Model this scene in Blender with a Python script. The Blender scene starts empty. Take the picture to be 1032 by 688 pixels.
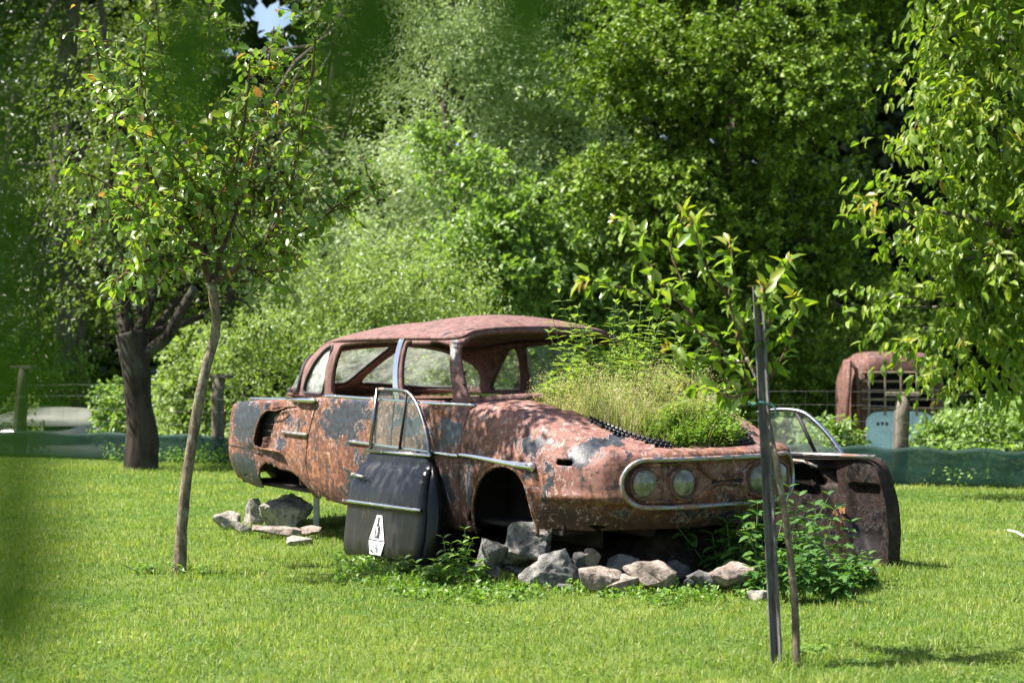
import bpy, bmesh, math, random
import numpy as np
from mathutils import Vector, Matrix

rng = np.random.default_rng(11)
random.seed(5)
SC = bpy.context.scene
COL = SC.collection
R = math.radians
QUICK = False

# ------------------------------------------------------------------ camera frame
FOC, HOR, EYE = 1700.0, 360.0, 1.30          # focal length and horizon in 1032-wide pixels, eye height
def at(u, y, z=None, v=None):
    """world point in the vertical plane at distance y (column u, height z or row v)"""
    if z is None: z = EYE + (HOR - v) / FOC * y
    return np.array([(u - 516.0) / FOC * y, y, z])
def gnd(u, v):
    t = EYE * FOC / (v - HOR)
    return np.array([(u - 516.0) / FOC * t, t, 0.0])

# ------------------------------------------------------------------ object helpers
def tag(o, label=None, cat=None, group=None, kind=None):
    if label: o['label'] = label
    if cat: o['category'] = cat
    if group: o['group'] = group
    if kind: o['kind'] = kind
    return o

def thing(name, label, cat, loc=(0, 0, 0), rot=(0, 0, 0), group=None):
    o = bpy.data.objects.new(name, None)
    COL.objects.link(o)
    o.location = loc; o.rotation_euler = rot
    o.empty_display_size = 0.1
    return tag(o, label, cat, group)

def build(name, V, F, mat=None, parent=None, smooth=False, attrs=None, loc=None):
    """one mesh object from numpy vertices and a list of face arrays (or python faces)"""
    V = np.asarray(V, dtype=np.float32).reshape(-1, 3)
    if isinstance(F, np.ndarray): F = [F]
    loops, sizes = [], []
    for f in F:
        if isinstance(f, np.ndarray):
            if f.size == 0: continue
            if f.ndim == 1: f = f.reshape(1, -1)
            loops.append(f.astype(np.int32).ravel()); sizes.append(np.full(len(f), f.shape[1], np.int32))
        else:
            loops.append(np.array(f, np.int32)); sizes.append(np.array([len(f)], np.int32))
    loops = np.concatenate(loops); sizes = np.concatenate(sizes)
    me = bpy.data.meshes.new(name)
    me.vertices.add(len(V)); me.vertices.foreach_set('co', V.ravel())
    me.loops.add(len(loops)); me.loops.foreach_set('vertex_index', loops)
    me.polygons.add(len(sizes))
    st = np.zeros(len(sizes), np.int32); st[1:] = np.cumsum(sizes)[:-1]
    me.polygons.foreach_set('loop_start', st)
    try: me.polygons.foreach_set('loop_total', sizes)
    except Exception: pass
    me.polygons.foreach_set('use_smooth', np.full(len(sizes), bool(smooth)))
    if attrs:
        for k, a in attrs.items():
            at_ = me.attributes.new(k, 'FLOAT', 'POINT'); at_.data.foreach_set('value', np.asarray(a, np.float32))
    me.update(calc_edges=True); me.validate()
    if mat: me.materials.append(mat)
    o = bpy.data.objects.new(name, me); COL.objects.link(o)
    if parent is not None: o.parent = parent
    if loc is not None: o.location = loc
    return o

class MB:
    """collects simple shapes into one mesh"""
    def __init__(s): s.V = []; s.F = []; s.n = 0; s.T = []
    def add(s, V, F, t=0.0):
        V = np.asarray(V, float).reshape(-1, 3)
        for f in (F if isinstance(F, list) else [F]):
            s.F.append((f + s.n) if isinstance(f, np.ndarray) else [i + s.n for i in f])
        s.V.append(V); s.n += len(V); s.T.append(np.full(len(V), t))
        return s
    def box(s, c, h, rot=None, bev=0.0):
        c = np.array(c, float); h = np.array(h, float)
        if bev > 0:
            b = min(bev, *(h * 0.9)); pts = []
            for sx in (-1, 1):
                for sy in (-1, 1):
                    for sz in (-1, 1):
                        for ax in range(3):
                            q = np.array([sx, sy, sz]) * (h - b); q[ax] = np.array([sx, sy, sz])[ax] * h[ax]; pts.append(q)
            bm = bmesh.new()
            for q in pts: bm.verts.new(q)
            bmesh.ops.convex_hull(bm, input=bm.verts)
            bm.verts.index_update()
            V = np.array([v.co[:] for v in bm.verts]); F = [[v.index for v in f.verts] for f in bm.faces]; bm.free()
        else:
            V = np.array([[x, y, z] for x in (-1, 1) for y in (-1, 1) for z in (-1, 1)]) * h
            F = [[0, 1, 3, 2], [4, 6, 7, 5], [0, 4, 5, 1], [2, 3, 7, 6], [0, 2, 6, 4], [1, 5, 7, 3]]
        if rot is not None: V = V @ np.array(rot).T
        return s.add(V + c, F)
    def tube(s, pts, rad, n=8, cap=True, flat=1.0, up=(0, 0, 1)):
        V, F = tube(pts, rad, n, cap, flat, up); return s.add(V, F)
    def make(s, name, mat, parent=None, smooth=False, attr=False):
        return build(name, np.concatenate(s.V), s.F, mat, parent, smooth, {'tint': np.concatenate(s.T)} if attr else None)

def norm(a):
    a = np.asarray(a, float); return a / (np.linalg.norm(a, axis=-1, keepdims=True) + 1e-12)

def tube(pts, rad, n=8, cap=True, flat=1.0, up=(0, 0, 1), closed=False):
    P = np.asarray(pts, float); m = len(P)
    r = np.full(m, rad, float) if np.isscalar(rad) else np.asarray(rad, float)
    T = np.gradient(P, axis=0) if not closed else np.roll(P, -1, 0) - np.roll(P, 1, 0)
    T = norm(T)
    up = np.array(up, float)
    side = np.cross(T[0], up)
    if np.linalg.norm(side) < 1e-3: side = np.cross(T[0], [1, 0.2, 0])
    side = norm(side); V = []
    for i in range(m):
        side = norm(side - T[i] * np.dot(side, T[i])); b = np.cross(side, T[i])
        a = np.arange(n) / n * 2 * np.pi
        V.append(P[i] + r[i] * (np.cos(a)[:, None] * side + flat * np.sin(a)[:, None] * b))
    V = np.concatenate(V)
    i = np.arange(m if closed else m - 1)[:, None]; j = np.arange(n)[None, :]
    i2 = (i + 1) % m; j2 = (j + 1) % n
    Q = np.stack([i * n + j, i * n + j2, i2 * n + j2, i2 * n + j], -1).reshape(-1, 4)
    F = [Q]
    if cap and not closed: F += [list(range(n))[::-1], list(range((m - 1) * n, m * n))]
    return V, F

def spline(P, k=8, closed=False):
    """Catmull-Rom through control points"""
    P = np.asarray(P, float); n = len(P); out = []
    for i in range(n if closed else n - 1):
        if closed: a, b, c, d = P[(i - 1) % n], P[i], P[(i + 1) % n], P[(i + 2) % n]
        else: a, b, c, d = P[max(i - 1, 0)], P[i], P[i + 1], P[min(i + 2, n - 1)]
        t = (np.arange(k) / k)[:, None]
        out.append(0.5 * (2 * b + (c - a) * t + (2 * a - 5 * b + 4 * c - d) * t ** 2 + (3 * b - 3 * c + d - a) * t ** 3))
    if not closed: out.append(P[-1:])
    return np.concatenate(out)

def sinnoise(P, seed=0, freq=1.0, oct=3):
    g = np.random.default_rng(seed); P = np.asarray(P, float); r = np.zeros(len(P)); amp = 1.0; tot = 0
    for o in range(oct):
        for k in range(3):
            d = norm(g.normal(size=3)) * freq * (1.9 ** o) * g.uniform(.7, 1.3)
            r += amp * np.sin(P @ d * 2 * np.pi + g.uniform(0, 6.28)); tot += amp * .7
        amp *= .55
    return r / tot

# ------------------------------------------------------------------ node helper
class NT:
    def __init__(s, name):
        s.m = bpy.data.materials.new(name); s.m.use_nodes = True
        s.t = s.m.node_tree; s.t.nodes.clear()
        s.out = s.t.nodes.new('ShaderNodeOutputMaterial')
    def n(s, typ, ins=None, **kw):
        nd = s.t.nodes.new(typ)
        for k, v in kw.items(): setattr(nd, k, v)
        if ins:
            for k, v in ins.items(): s.set(nd.inputs[k], v)
        return nd
    def set(s, sock, v):
        if isinstance(v, bpy.types.NodeSocket): s.t.links.new(v, sock)
        elif isinstance(v, (tuple, list)) and sock.type == 'RGBA' and len(v) == 3: sock.default_value = (*v, 1)
        else: sock.default_value = v
    def co(s, kind='Object'): return s.n('ShaderNodeTexCoord').outputs[kind]
    def attr(s, name): return s.n('ShaderNodeAttribute', attribute_name=name).outputs['Fac']
    def noise(s, vec, scale, detail=6, rough=.6, dist=0.0):
        return s.n('ShaderNodeTexNoise', {'Vector': vec, 'Scale': scale, 'Detail': detail, 'Roughness': rough, 'Distortion': dist}).outputs['Fac']
    def map(s, vec, scale=(1, 1, 1), loc=(0, 0, 0)):
        return s.n('ShaderNodeMapping', {'Vector': vec, 'Scale': scale, 'Location': loc}).outputs[0]
    def math(s, op, a, b=0.0, clamp=False):
        nd = s.n('ShaderNodeMath', {0: a, 1: b}, operation=op); nd.use_clamp = clamp; return nd.outputs[0]
    def ss(s, v, a, b):
        nd = s.n('ShaderNodeMapRange', {'Value': v, 'From Min': a, 'From Max': b}); nd.interpolation_type = 'SMOOTHSTEP'; return nd.outputs[0]
    def ramp(s, v, stops, interp='LINEAR'):
        nd = s.n('ShaderNodeValToRGB', {'Fac': v}); cr = nd.color_ramp; cr.interpolation = interp
        while len(cr.elements) < len(stops): cr.elements.new(0.5)
        for e, (p, c) in zip(cr.elements, stops): e.position = p; e.color = (*c, 1)
        return nd.outputs[0]
    def mix(s, f, a, b, mode='MIX'):
        nd = s.n('ShaderNodeMix', data_type='RGBA', blend_type=mode)
        s.set(nd.inputs[0], f); s.set(nd.inputs[6], a); s.set(nd.inputs[7], b); return nd.outputs[2]
    def bump(s, h, strength=.3, dist=.01):
        return s.n('ShaderNodeBump', {'Height': h, 'Strength': strength, 'Distance': dist}).outputs[0]
    def pbr(s, col, rough=.5, metal=0.0, nrm=None, spec=.5, **kw):
        ins = {'Base Color': col, 'Roughness': rough, 'Metallic': metal, 'Specular IOR Level': spec}
        if nrm is not None: ins['Normal'] = nrm
        ins.update(kw)
        return s.n('ShaderNodeBsdfPrincipled', ins).outputs[0]
    def done(s, sh, disp=None):
        s.t.links.new(sh, s.out.inputs['Surface']); return s.m

def m_leaf(name, stops, transl=.38, rough=.42, tcol=None, spec=.35):
    n = NT(name); t = n.attr('tint')
    c = n.ramp(t, stops)
    tc = n.mix(1.0, c, tcol or (1.35, 1.5, .45), 'MULTIPLY')
    a = n.pbr(c, rough, spec=spec)
    b = n.n('ShaderNodeBsdfTranslucent', {'Color': tc}).outputs[0]
    return n.done(n.n('ShaderNodeMixShader', {0: transl, 1: a, 2: b}).outputs[0])

def m_plain(name, c, rough=.5, metal=0, var=.25, scale=8, bump=.15, spec=.4):
    n = NT(name); o = n.co(); f = n.noise(o, scale, 7, .65)
    col = n.mix(n.ss(f, .3, .7), tuple(x * (1 - var) for x in c), tuple(min(1, x * (1 + var)) for x in c))
    return n.done(n.pbr(col, rough, metal, n.bump(n.noise(o, scale * 6, 6, .7), bump, .006), spec))

def m_bark(name, a, b, sc=9, zs=.25, lichen=None):
    n = NT(name); o = n.co(); v = n.map(o, (1, 1, zs))
    f = n.noise(v, sc, 9, .7, .6); g = n.noise(o, sc * .6, 5, .6)
    c = n.mix(n.ss(f, .35, .65), a, b)
    if lichen: c = n.mix(n.math('MULTIPLY', n.ss(g, .52, .66), .75), c, lichen)
    return n.done(n.pbr(c, .9, 0, n.bump(f, .9, .02), .15))

def m_glass(name, dust=.15, dcol=(.55, .58, .55), tint=(.86, .93, .9), sc=6):
    n = NT(name); o = n.co()
    tr = n.n('ShaderNodeBsdfTransparent', {'Color': tint}).outputs[0]
    gl = n.n('ShaderNodeBsdfGlossy', {'Color': (1, 1, 1), 'Roughness': .04}).outputs[0]
    fc = n.n('ShaderNodeLayerWeight', {'Blend': .5}).outputs['Facing']; fr = n.math('ADD', .04, n.math('MULTIPLY', n.math('POWER', fc, 5.0), .7))
    g = n.n('ShaderNodeMixShader', {0: fr, 1: tr, 2: gl}).outputs[0]
    d = n.n('ShaderNodeBsdfDiffuse', {'Color': dcol}).outputs[0]
    dt = n.n('ShaderNodeBsdfTranslucent', {'Color': dcol}).outputs[0]
    dd = n.n('ShaderNodeMixShader', {0: .5, 1: d, 2: dt}).outputs[0]
    f = n.math('MULTIPLY', n.ss(n.noise(o, sc, 8, .7), .25, .8), dust * 2, True)
    return n.done(n.n('ShaderNodeMixShader', {0: f, 1: g, 2: dd}).outputs[0])

def m_chrome(name, c=(.62, .62, .63), rough=.18, rust=.25):
    n = NT(name); o = n.co(); f = n.ss(n.noise(o, 14, 8, .7), .62 - rust * .3, .72 - rust * .2)
    col = n.mix(f, c, (.23, .13, .085))
    return n.done(n.pbr(col, n.math('ADD', n.math('MULTIPLY', f, .5), rough), n.math('SUBTRACT', 1.0, f), n.bump(n.noise(o, 60, 4, .6), .06, .004)))

# ------------------------------------------------------------------ camera, light, sky
cam = bpy.data.cameras.new('camera'); cam_o = bpy.data.objects.new('camera', cam); COL.objects.link(cam_o)
cam_o.location = (0, 0, EYE); cam_o.rotation_euler = (R(90), 0, 0)
cam.sensor_width = 36; cam.lens = FOC / 1032 * 36
cam.shift_y = (HOR - 344) / 1032
cam.clip_end = 2000; cam.clip_start = .05
cam.dof.use_dof = True; cam.dof.focus_distance = 9.9; cam.dof.aperture_fstop = 3.0
SC.camera = cam_o

SUN_AZ, SUN_EL = (-.999, .02), R(57)
sx, sy = SUN_AZ
sdir = Vector((sx * math.cos(SUN_EL), sy * math.cos(SUN_EL), math.sin(SUN_EL))).normalized()
sun = bpy.data.lights.new('sun', 'SUN'); sun.energy = 5.0; sun.angle = R(.55); sun.color = (1.0, .945, .86)
sun_o = bpy.data.objects.new('sun', sun); COL.objects.link(sun_o)
sun_o.rotation_euler = sdir.to_track_quat('Z', 'Y').to_euler(); sun_o.location = (-20, 5, 30)
W = bpy.data.worlds.new('World'); SC.world = W; W.use_nodes = True
wt = W.node_tree; bg = wt.nodes['Background']
sky = wt.nodes.new('ShaderNodeTexSky'); sky.sky_type = 'NISHITA'; sky.sun_disc = False
sky.sun_elevation = SUN_EL; sky.sun_rotation = math.atan2(sx, sy)
sky.air_density = 1.0; sky.dust_density = 2.0; sky.ozone_density = 1.0
wt.links.new(sky.outputs[0], bg.inputs[0]); bg.inputs[1].default_value = .065
vs = SC.view_settings; vs.view_transform = 'Standard'; vs.look = 'None'; vs.exposure = 1.75; vs.gamma = 1.0; vs.use_curve_mapping = False
SC.cycles.max_bounces = 8; SC.cycles.transparent_max_bounces = 12; SC.cycles.diffuse_bounces = 3; SC.cycles.glossy_bounces = 3
SC.cycles.transmission_bounces = 4
SC.cycles.use_denoising = True
SC.cycles.sample_clamp_indirect = 6
# =================================================================== leaves, crowns, ground
def leaves(P, A, N, L, W, fine=False, fold=.16, curl=.18):
    """numpy leaf blades: base P, axis A, face normal N"""
    n = len(P); A = norm(A); S = norm(np.cross(A, N)); N = np.cross(S, A)
    L = np.broadcast_to(np.asarray(L, float).reshape(-1, 1), (n, 1)); W = np.broadcast_to(np.asarray(W, float).reshape(-1, 1), (n, 1))
    if not fine:
        m = P + A * L * .42
        V = np.stack([P, m + S * W * .5 + N * W * fold, P + A * L - N * L * curl * .5, m - S * W * .5 + N * W * fold], 1)
        b = np.arange(n)[:, None] * 4
        F = np.concatenate([b + np.array([[0, 1, 2]]), b + np.array([[0, 2, 3]])])
        return V.reshape(-1, 3), F, 4
    def mid(t): return P + A * L * t - N * L * curl * t * t
    m0, m1, m2, m3 = mid(0), mid(.3), mid(.68), mid(1.0)
    w1, w2 = W * .5, W * .40; f = N * W * fold
    V = np.stack([m0, m1, m2, m3, m1 + S * w1 + f, m2 + S * w2 + f, m1 - S * w1 + f, m2 - S * w2 + f], 1)
    b = np.arange(n)[:, None] * 8
    tri = np.concatenate([b + np.array([[0, 4, 1]]), b + np.array([[0, 1, 6]]), b + np.array([[2, 5, 3]]), b + np.array([[2, 3, 7]])])
    qd = np.concatenate([b + np.array([[1, 4, 5, 2]]), b + np.array([[1, 2, 7, 6]])])
    return V.reshape(-1, 3), [tri, qd], 8

def sprays(O, D, twig, m, L, ratio=.5, droop=.15, sag=.3, spread=.9, fine=False, jit=.25, up=.8, g=None, curl=.18, tint=None):
    """m leaves on each of the twigs starting at O along D -> V, F, tint"""
    g = g or rng; n = len(O); D = norm(D)
    t = np.tile((np.arange(m) + .6) / m, n); O2 = np.repeat(O, m, 0); D2 = np.repeat(D, m, 0)
    tw = np.repeat(np.broadcast_to(np.asarray(twig, float), (n,)), m)[:, None]
    P = O2 + D2 * tw * t[:, None] + np.array([0, 0, -1.0]) * droop * tw * (t ** 2)[:, None] + g.normal(size=(n * m, 3)) * tw * .06
    a = np.tile(np.arange(m) * 2.4, n) + np.repeat(g.uniform(0, 6.28, n), m)
    ref = norm(np.cross(D2, g.normal(size=(n * m, 3)) * .2 + np.array([0, 0, 1.0]))); bi = np.cross(D2, ref)
    lat = ref * np.cos(a)[:, None] + bi * np.sin(a)[:, None]
    A = norm(D2 * .55 + lat * spread + np.array([0, 0, -sag]) + g.normal(size=(n * m, 3)) * jit)
    N = norm(np.array([0, 0, up]) + g.normal(size=(n * m, 3)) * .55 + lat * .25 + np.array([-.25, -.1, 0]))
    ln = L * g.uniform(.65, 1.2, n * m)
    V, F, k = leaves(P, A, N, ln, ln * ratio * g.uniform(.85, 1.15, n * m), fine, curl=curl)
    base = g.normal(.5, .13, n * m) + np.repeat(g.normal(0, .10, n), m)
    if tint is not None: base = tint(base, t, P)
    return V, F, np.repeat(np.clip(base, 0, 1), k)

def crown_points(blobs, n, g, shell=.38, gap=.0, gf=.5, seed=1):
    w = np.array([b[3] * b[4] * b[5] for b in blobs]) ** .72; w /= w.sum()
    idx = g.choice(len(blobs), size=int(n * 2.5), p=w); B = np.array([b[:6] for b in blobs])[idx]
    d = norm(g.normal(size=(len(idx), 3))); r = g.uniform(0, 1, len(idx)) ** shell
    P = B[:, :3] + d * r[:, None] * B[:, 3:6]
    keep = sinnoise(P, seed, gf) > gap - 1.0
    P, d = P[keep][:n], d[keep][:n]
    return P, d

def joinVF(parts):
    V, F, T, o = [], [], [], 0
    for v, f, t in parts:
        for q in (f if isinstance(f, list) else [f]): F.append(q + o if isinstance(q, np.ndarray) else [i + o for i in q])
        V.append(v); T.append(t); o += len(v)
    return np.concatenate(V), F, np.concatenate(T)

def limb(a, b, r0, r1, bend=.12, g=None, k=7, up=.0):
    g = g or rng; a = np.array(a, float); b = np.array(b, float); L = np.linalg.norm(b - a)
    t = np.linspace(0, 1, k)[:, None]; o = g.normal(size=3) * L * bend; o2 = g.normal(size=3) * L * bend * .5
    P = a + (b - a) * t + o * np.sin(t * np.pi) + o2 * np.sin(t * 2 * np.pi) + np.array([0, 0, up * L]) * np.sin(t * np.pi)
    return P, np.linspace(r0, r1, k)

def tree(name, label, cat, base, trunk_path, trunk_r, blobs, ntw, mleaf, leafL, mats, ratio=.55, twig=.35, droop=.25, sag=.3, seed=1,
         gap=.55, gf=.5, fine=False, group=None, limbs=22, skip=None, outw=.8, shell=.38, tint=None, upw=.3, spread=.9, trunk_n=10, bark_noise=.0, curl=.18, limb_r=None, clump=None):
    g = np.random.default_rng(seed); base = np.array(base, float)
    root = thing(name, label, cat, base, group=group)
    tp = spline(np.array(trunk_path, float), 7) - base
    rr = np.interp(np.linspace(0, 1, len(tp)), np.linspace(0, 1, len(trunk_r)), trunk_r)
    V, F = tube(tp, rr, trunk_n)
    if bark_noise: V = V + (sinnoise(V * [1, 1, .35], seed, 2.6)[:, None]) * bark_noise * norm(V - np.c_[np.interp(V[:, 2], tp[:, 2], tp[:, 0]), np.interp(V[:, 2], tp[:, 2], tp[:, 1]), V[:, 2]])
    build('trunk', V, F, mats[0], root, True)
    if clump:
        per, cr = clump; C, dc = crown_points(blobs, max(8, ntw // per), g, shell, gap, gf, seed); k = g.integers(0, len(C), ntw)
        o_ = norm(g.normal(size=(ntw, 3))) * (g.uniform(0, 1, (ntw, 1)) ** .5) * np.array([1, 1, .55]) * cr * g.uniform(.6, 1.3, len(C))[k][:, None]
        P = C[k] + o_; d = norm(dc[k] * .6 + norm(o_) * .8)
    else: P, d = crown_points(blobs, ntw, g, shell, gap, gf, seed)
    if skip is not None:
        k = ~skip(P); P, d = P[k], d[k]
    L = MB(); top = tp[-1] + base
    lr = limb_r or trunk_r[-1]
    cent = [np.array(b[:3]) for b in blobs]
    for c in cent:
        s = tp[int(len(tp) * g.uniform(.55, .98))] + base
        L.tube(*limb(s, c, lr * .8, lr * .3, .07, g), n=6)
    for q in P[g.choice(len(P), min(limbs, len(P)), False)]:
        c = min(cent, key=lambda c: np.linalg.norm(c - q))
        L.tube(*limb(c + (q - c) * .05, q, lr * .32, lr * .06, .08, g), n=5)
    V = np.concatenate(L.V) - base; build('branches', V, L.F, mats[0], root, True)
    D = norm(d * outw + np.array([0, 0, upw]) + g.normal(size=P.shape) * .45)
    V, F, T = sprays(P, D, twig * g.uniform(.6, 1.3, len(P)), mleaf, leafL, ratio, droop, sag, spread, fine, g=g, tint=tint, curl=curl)
    build('crown', V - base, F, mats[1], root, False, {'tint': T})
    return root

# ------------------------------------------------------------------ materials of the garden
G_LAWN = m_leaf('grass_blades', [(0, (.047, .097, .014)), (.45, (.143, .228, .034)), (.75, (.26, .328, .08)), (1, (.44, .40, .19))], .46, .5, (1.25, 1.3, .5))
G_WEED = m_leaf('weed_leaf', [(0, (.06, .125, .024)), (.5, (.135, .235, .04)), (1, (.24, .33, .07))], .38)
G_NETTLE = m_leaf('nettle_leaf', [(0, (.030, .082, .020)), (.5, (.062, .145, .030)), (1, (.125, .22, .046))], .33)
G_DRY = m_leaf('dry_stalk', [(0, (.26, .27, .10)), (.5, (.46, .42, .22)), (1, (.60, .53, .36))], .35)
G_MAPLE = m_leaf('maple_leaf', [(0, (0.034, 0.070, 0.010)), (.5, (0.107, 0.175, 0.020)), (1, (0.249, 0.339, 0.038))], .20, .5, spec=.2)
G_WILLOW = m_leaf('grey_leaf', [(0, (0.181, 0.237, 0.113)), (.5, (0.362, 0.452, 0.237)), (1, (0.508, 0.588, 0.373))], .36, .45, (1.15, 1.25, .7))
G_HAZEL = m_leaf('hazel_leaf', [(0, (0.073, 0.130, 0.034)), (.5, (0.175, 0.266, 0.070)), (1, (0.305, 0.407, 0.136))], .40)
G_SHRUB = m_leaf('shrub_leaf', [(0, (0.102, 0.141, 0.045)), (.5, (0.215, 0.288, 0.102)), (1, (0.350, 0.429, 0.192))], .38)
G_CHERRY = m_leaf('cherry_leaf', [(0, (0.056, 0.107, 0.018)), (.45, (0.153, 0.237, 0.032)), (.8, (0.271, 0.316, 0.047)), (1, (0.407, 0.226, 0.068))], .46)
G_PEAR = m_leaf('young_leaf', [(0, (.065, .125, .028)), (.5, (.155, .245, .048)), (.8, (.26, .30, .06)), (1, (.33, .15, .085))], .42, .30, spec=.5)
G_SAP = m_leaf('sapling_leaf', [(0, (.065, .125, .022)), (.55, (.165, .25, .034)), (.8, (.25, .29, .045)), (1, (.34, .19, .06))], .45, .32, spec=.5)
G_NEAR = m_leaf('near_leaf', [(0, (.040, .095, .010)), (.5, (.060, .125, .013)), (1, (.09, .17, .02))], .40)
G_OLIVE = m_leaf('olive_leaf', [(0, (0.040, 0.062, 0.016)), (.5, (0.096, 0.141, 0.034)), (1, (0.192, 0.243, 0.068))], .34)
G_DARK = m_leaf('shade_leaf', [(0, (.014, .028, .009)), (.5, (.032, .056, .014)), (1, (.06, .09, .025))], .25)  # leaf colour darkened to stand in for trees in shade
B_BIG = m_bark('old_bark', (.016, .012, .010), (.058, .045, .036), 7, .2, (.07, .07, .055))
B_YOUNG = m_bark('young_bark', (.075, .057, .041), (.26, .205, .15), 26, .4, (.25, .25, .19))
B_GREY = m_bark('grey_bark', (.05, .044, .036), (.13, .115, .09), 12, .3)
B_TWIG = m_bark('brown_twig', (.07, .045, .03), (.15, .10, .07), 30, .4)

# ------------------------------------------------------------------ ground
def fence_y(x): return 21.7 - 4.7 * (x + 5.8) / 10.1
def zground(x, y):
    """flat lawn that drops away behind the fence"""
    f = y - fence_y(np.clip(x, -9, 8)); t = np.clip((f - .3) / 3.2, 0, 1)
    return -.95 * t * t * (3 - 2 * t) + .012 * np.sin(x * 1.7) * np.sin(y * 1.3) * (f < 0)
def make_ground():
    xs = np.r_[np.linspace(-300, -14, 14), np.linspace(-12, 12, 90), np.linspace(14, 300, 14)]
    ys = np.r_[np.linspace(-40, 3, 10), np.linspace(4, 30, 100), np.linspace(32, 60, 10), 120, 250, 500]
    X, Y = np.meshgrid(xs, ys, indexing='ij'); V = np.stack([X, Y, zground(X, Y)], -1).reshape(-1, 3)
    ny = len(ys); i = np.arange(len(xs) - 1)[:, None]; j = np.arange(ny - 1)[None]
    F = np.stack([i * ny + j, (i + 1) * ny + j, (i + 1) * ny + j + 1, i * ny + j + 1], -1).reshape(-1, 4)
    n = NT('turf'); o = n.co(); a = n.noise(o, .9, 6, .6); b = n.noise(o, 35, 6, .7)
    c = n.mix(n.ss(a, .35, .65), (.060, .115, .020), (.12, .165, .036)); c = n.mix(n.math('MULTIPLY', n.ss(b, .5, .75), .5), c, (.085, .062, .034))
    build('lawn', V, F, n.done(n.pbr(c, .95, 0, n.bump(b, .8, .03), .1)), None, True)['kind'] = 'structure'
make_ground()

def make_grass(N):
    g = np.random.default_rng(77)
    u = np.where(g.uniform(0, 1, N) < .76, g.uniform(-40, 1072, N), g.uniform(-420, 1460, N)); d = 6.3 + (g.uniform(0, 1, N) ** 1.15) * 16.5
    x = (u - 516) / FOC * d
    k = d < fence_y(x) + .8; x, d = x[k], d[k]; n = len(x)
    z = zground(x, d); P = np.c_[x, d, z - .004]
    cl = sinnoise(np.c_[x, d, x * 0], 5, .55, 3); cl2 = sinnoise(np.c_[x, d, x * 0], 15, 2.6, 2)
    h = (.040 + .020 * np.clip(cl2, -1, 1) + .012 * cl) * g.uniform(.55, 1.45, n); h = np.clip(h * .78, .014, .11)
    # longer uncut tufts along the stones, posts and trunks
    for cx, cy, rx, ry, a in ((.2, 9.75, 1.3, .30, .8), (-2.0, 10.2, .22, .18, .9), (1.15, 7.12, .16, .12, .7), (-1.0, 10.95, .6, .3, .9), (2.1, 10.2, .6, .35, .6), (-4.3, 19.4, .8, .5, .8), (-1.7, 12.1, .6, .3, .6)):
        h *= 1 + a * np.exp(-((x - cx) / rx) ** 2 - ((d - cy) / ry) ** 2)
    w = g.uniform(.0022, .0048, n) * (1 + (d - 7) * .06)
    th = g.uniform(0, 6.283, n); S = np.c_[np.cos(th), np.sin(th), th * 0]
    lean = np.c_[g.normal(0, .42, n), g.normal(0, .42, n), np.ones(n)]; lean = norm(lean)
    bend = np.c_[lean[:, 0], lean[:, 1], -np.abs(lean[:, 0])] * .5
    m = P + lean * (h * .55)[:, None]; tip = P + lean * h[:, None] + bend * h[:, None] * .7
    W = (w * .5)[:, None]
    V = np.stack([P - S * W, P + S * W, m - S * W * .8, m + S * W * .8, tip], 1).reshape(-1, 3)
    b = np.arange(n)[:, None] * 5
    t = .44 + .20 * cl + .14 * cl2 + g.normal(0, .19, n)
    dry = g.uniform(0, 1, n) < (.05 + .10 * np.clip(cl2 - .2, 0, 1)); t[dry] = g.uniform(.8, 1, dry.sum())
    # clover and daisy-like rosettes scattered through the blades
    k = g.choice(n, 26000, False, p=None); k = k[(sinnoise(np.c_[x[k], d[k], x[k] * 0], 23, .8, 3) > .12)]
    C = P[k] + np.c_[g.normal(0, .02, (len(k), 2)), h[k] * .55]; a = g.uniform(0, 6.283, len(k)); A = np.c_[np.cos(a), np.sin(a), g.normal(.1, .2, len(k))]
    V2, F2, q = leaves(C, A, norm(np.c_[g.normal(0, .3, (len(k), 2)), np.ones(len(k))]), g.uniform(.014, .030, len(k)), g.uniform(.012, .022, len(k)))
    V, F, T = joinVF([(V, [b + np.array([[0, 1, 3, 2]]), b + np.array([[2, 3, 4]])], np.repeat(np.clip(t, 0, 1), 5)), (V2, F2, np.repeat(np.clip(g.normal(.36, .14, len(k)), 0, 1), q))])
    o = build('lawn_grass', V, F, G_LAWN, None, True, {'tint': T})
    tag(o, 'short sunlit mown grass covering the whole lawn', 'grass', kind='stuff')
make_grass(450000)
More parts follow.
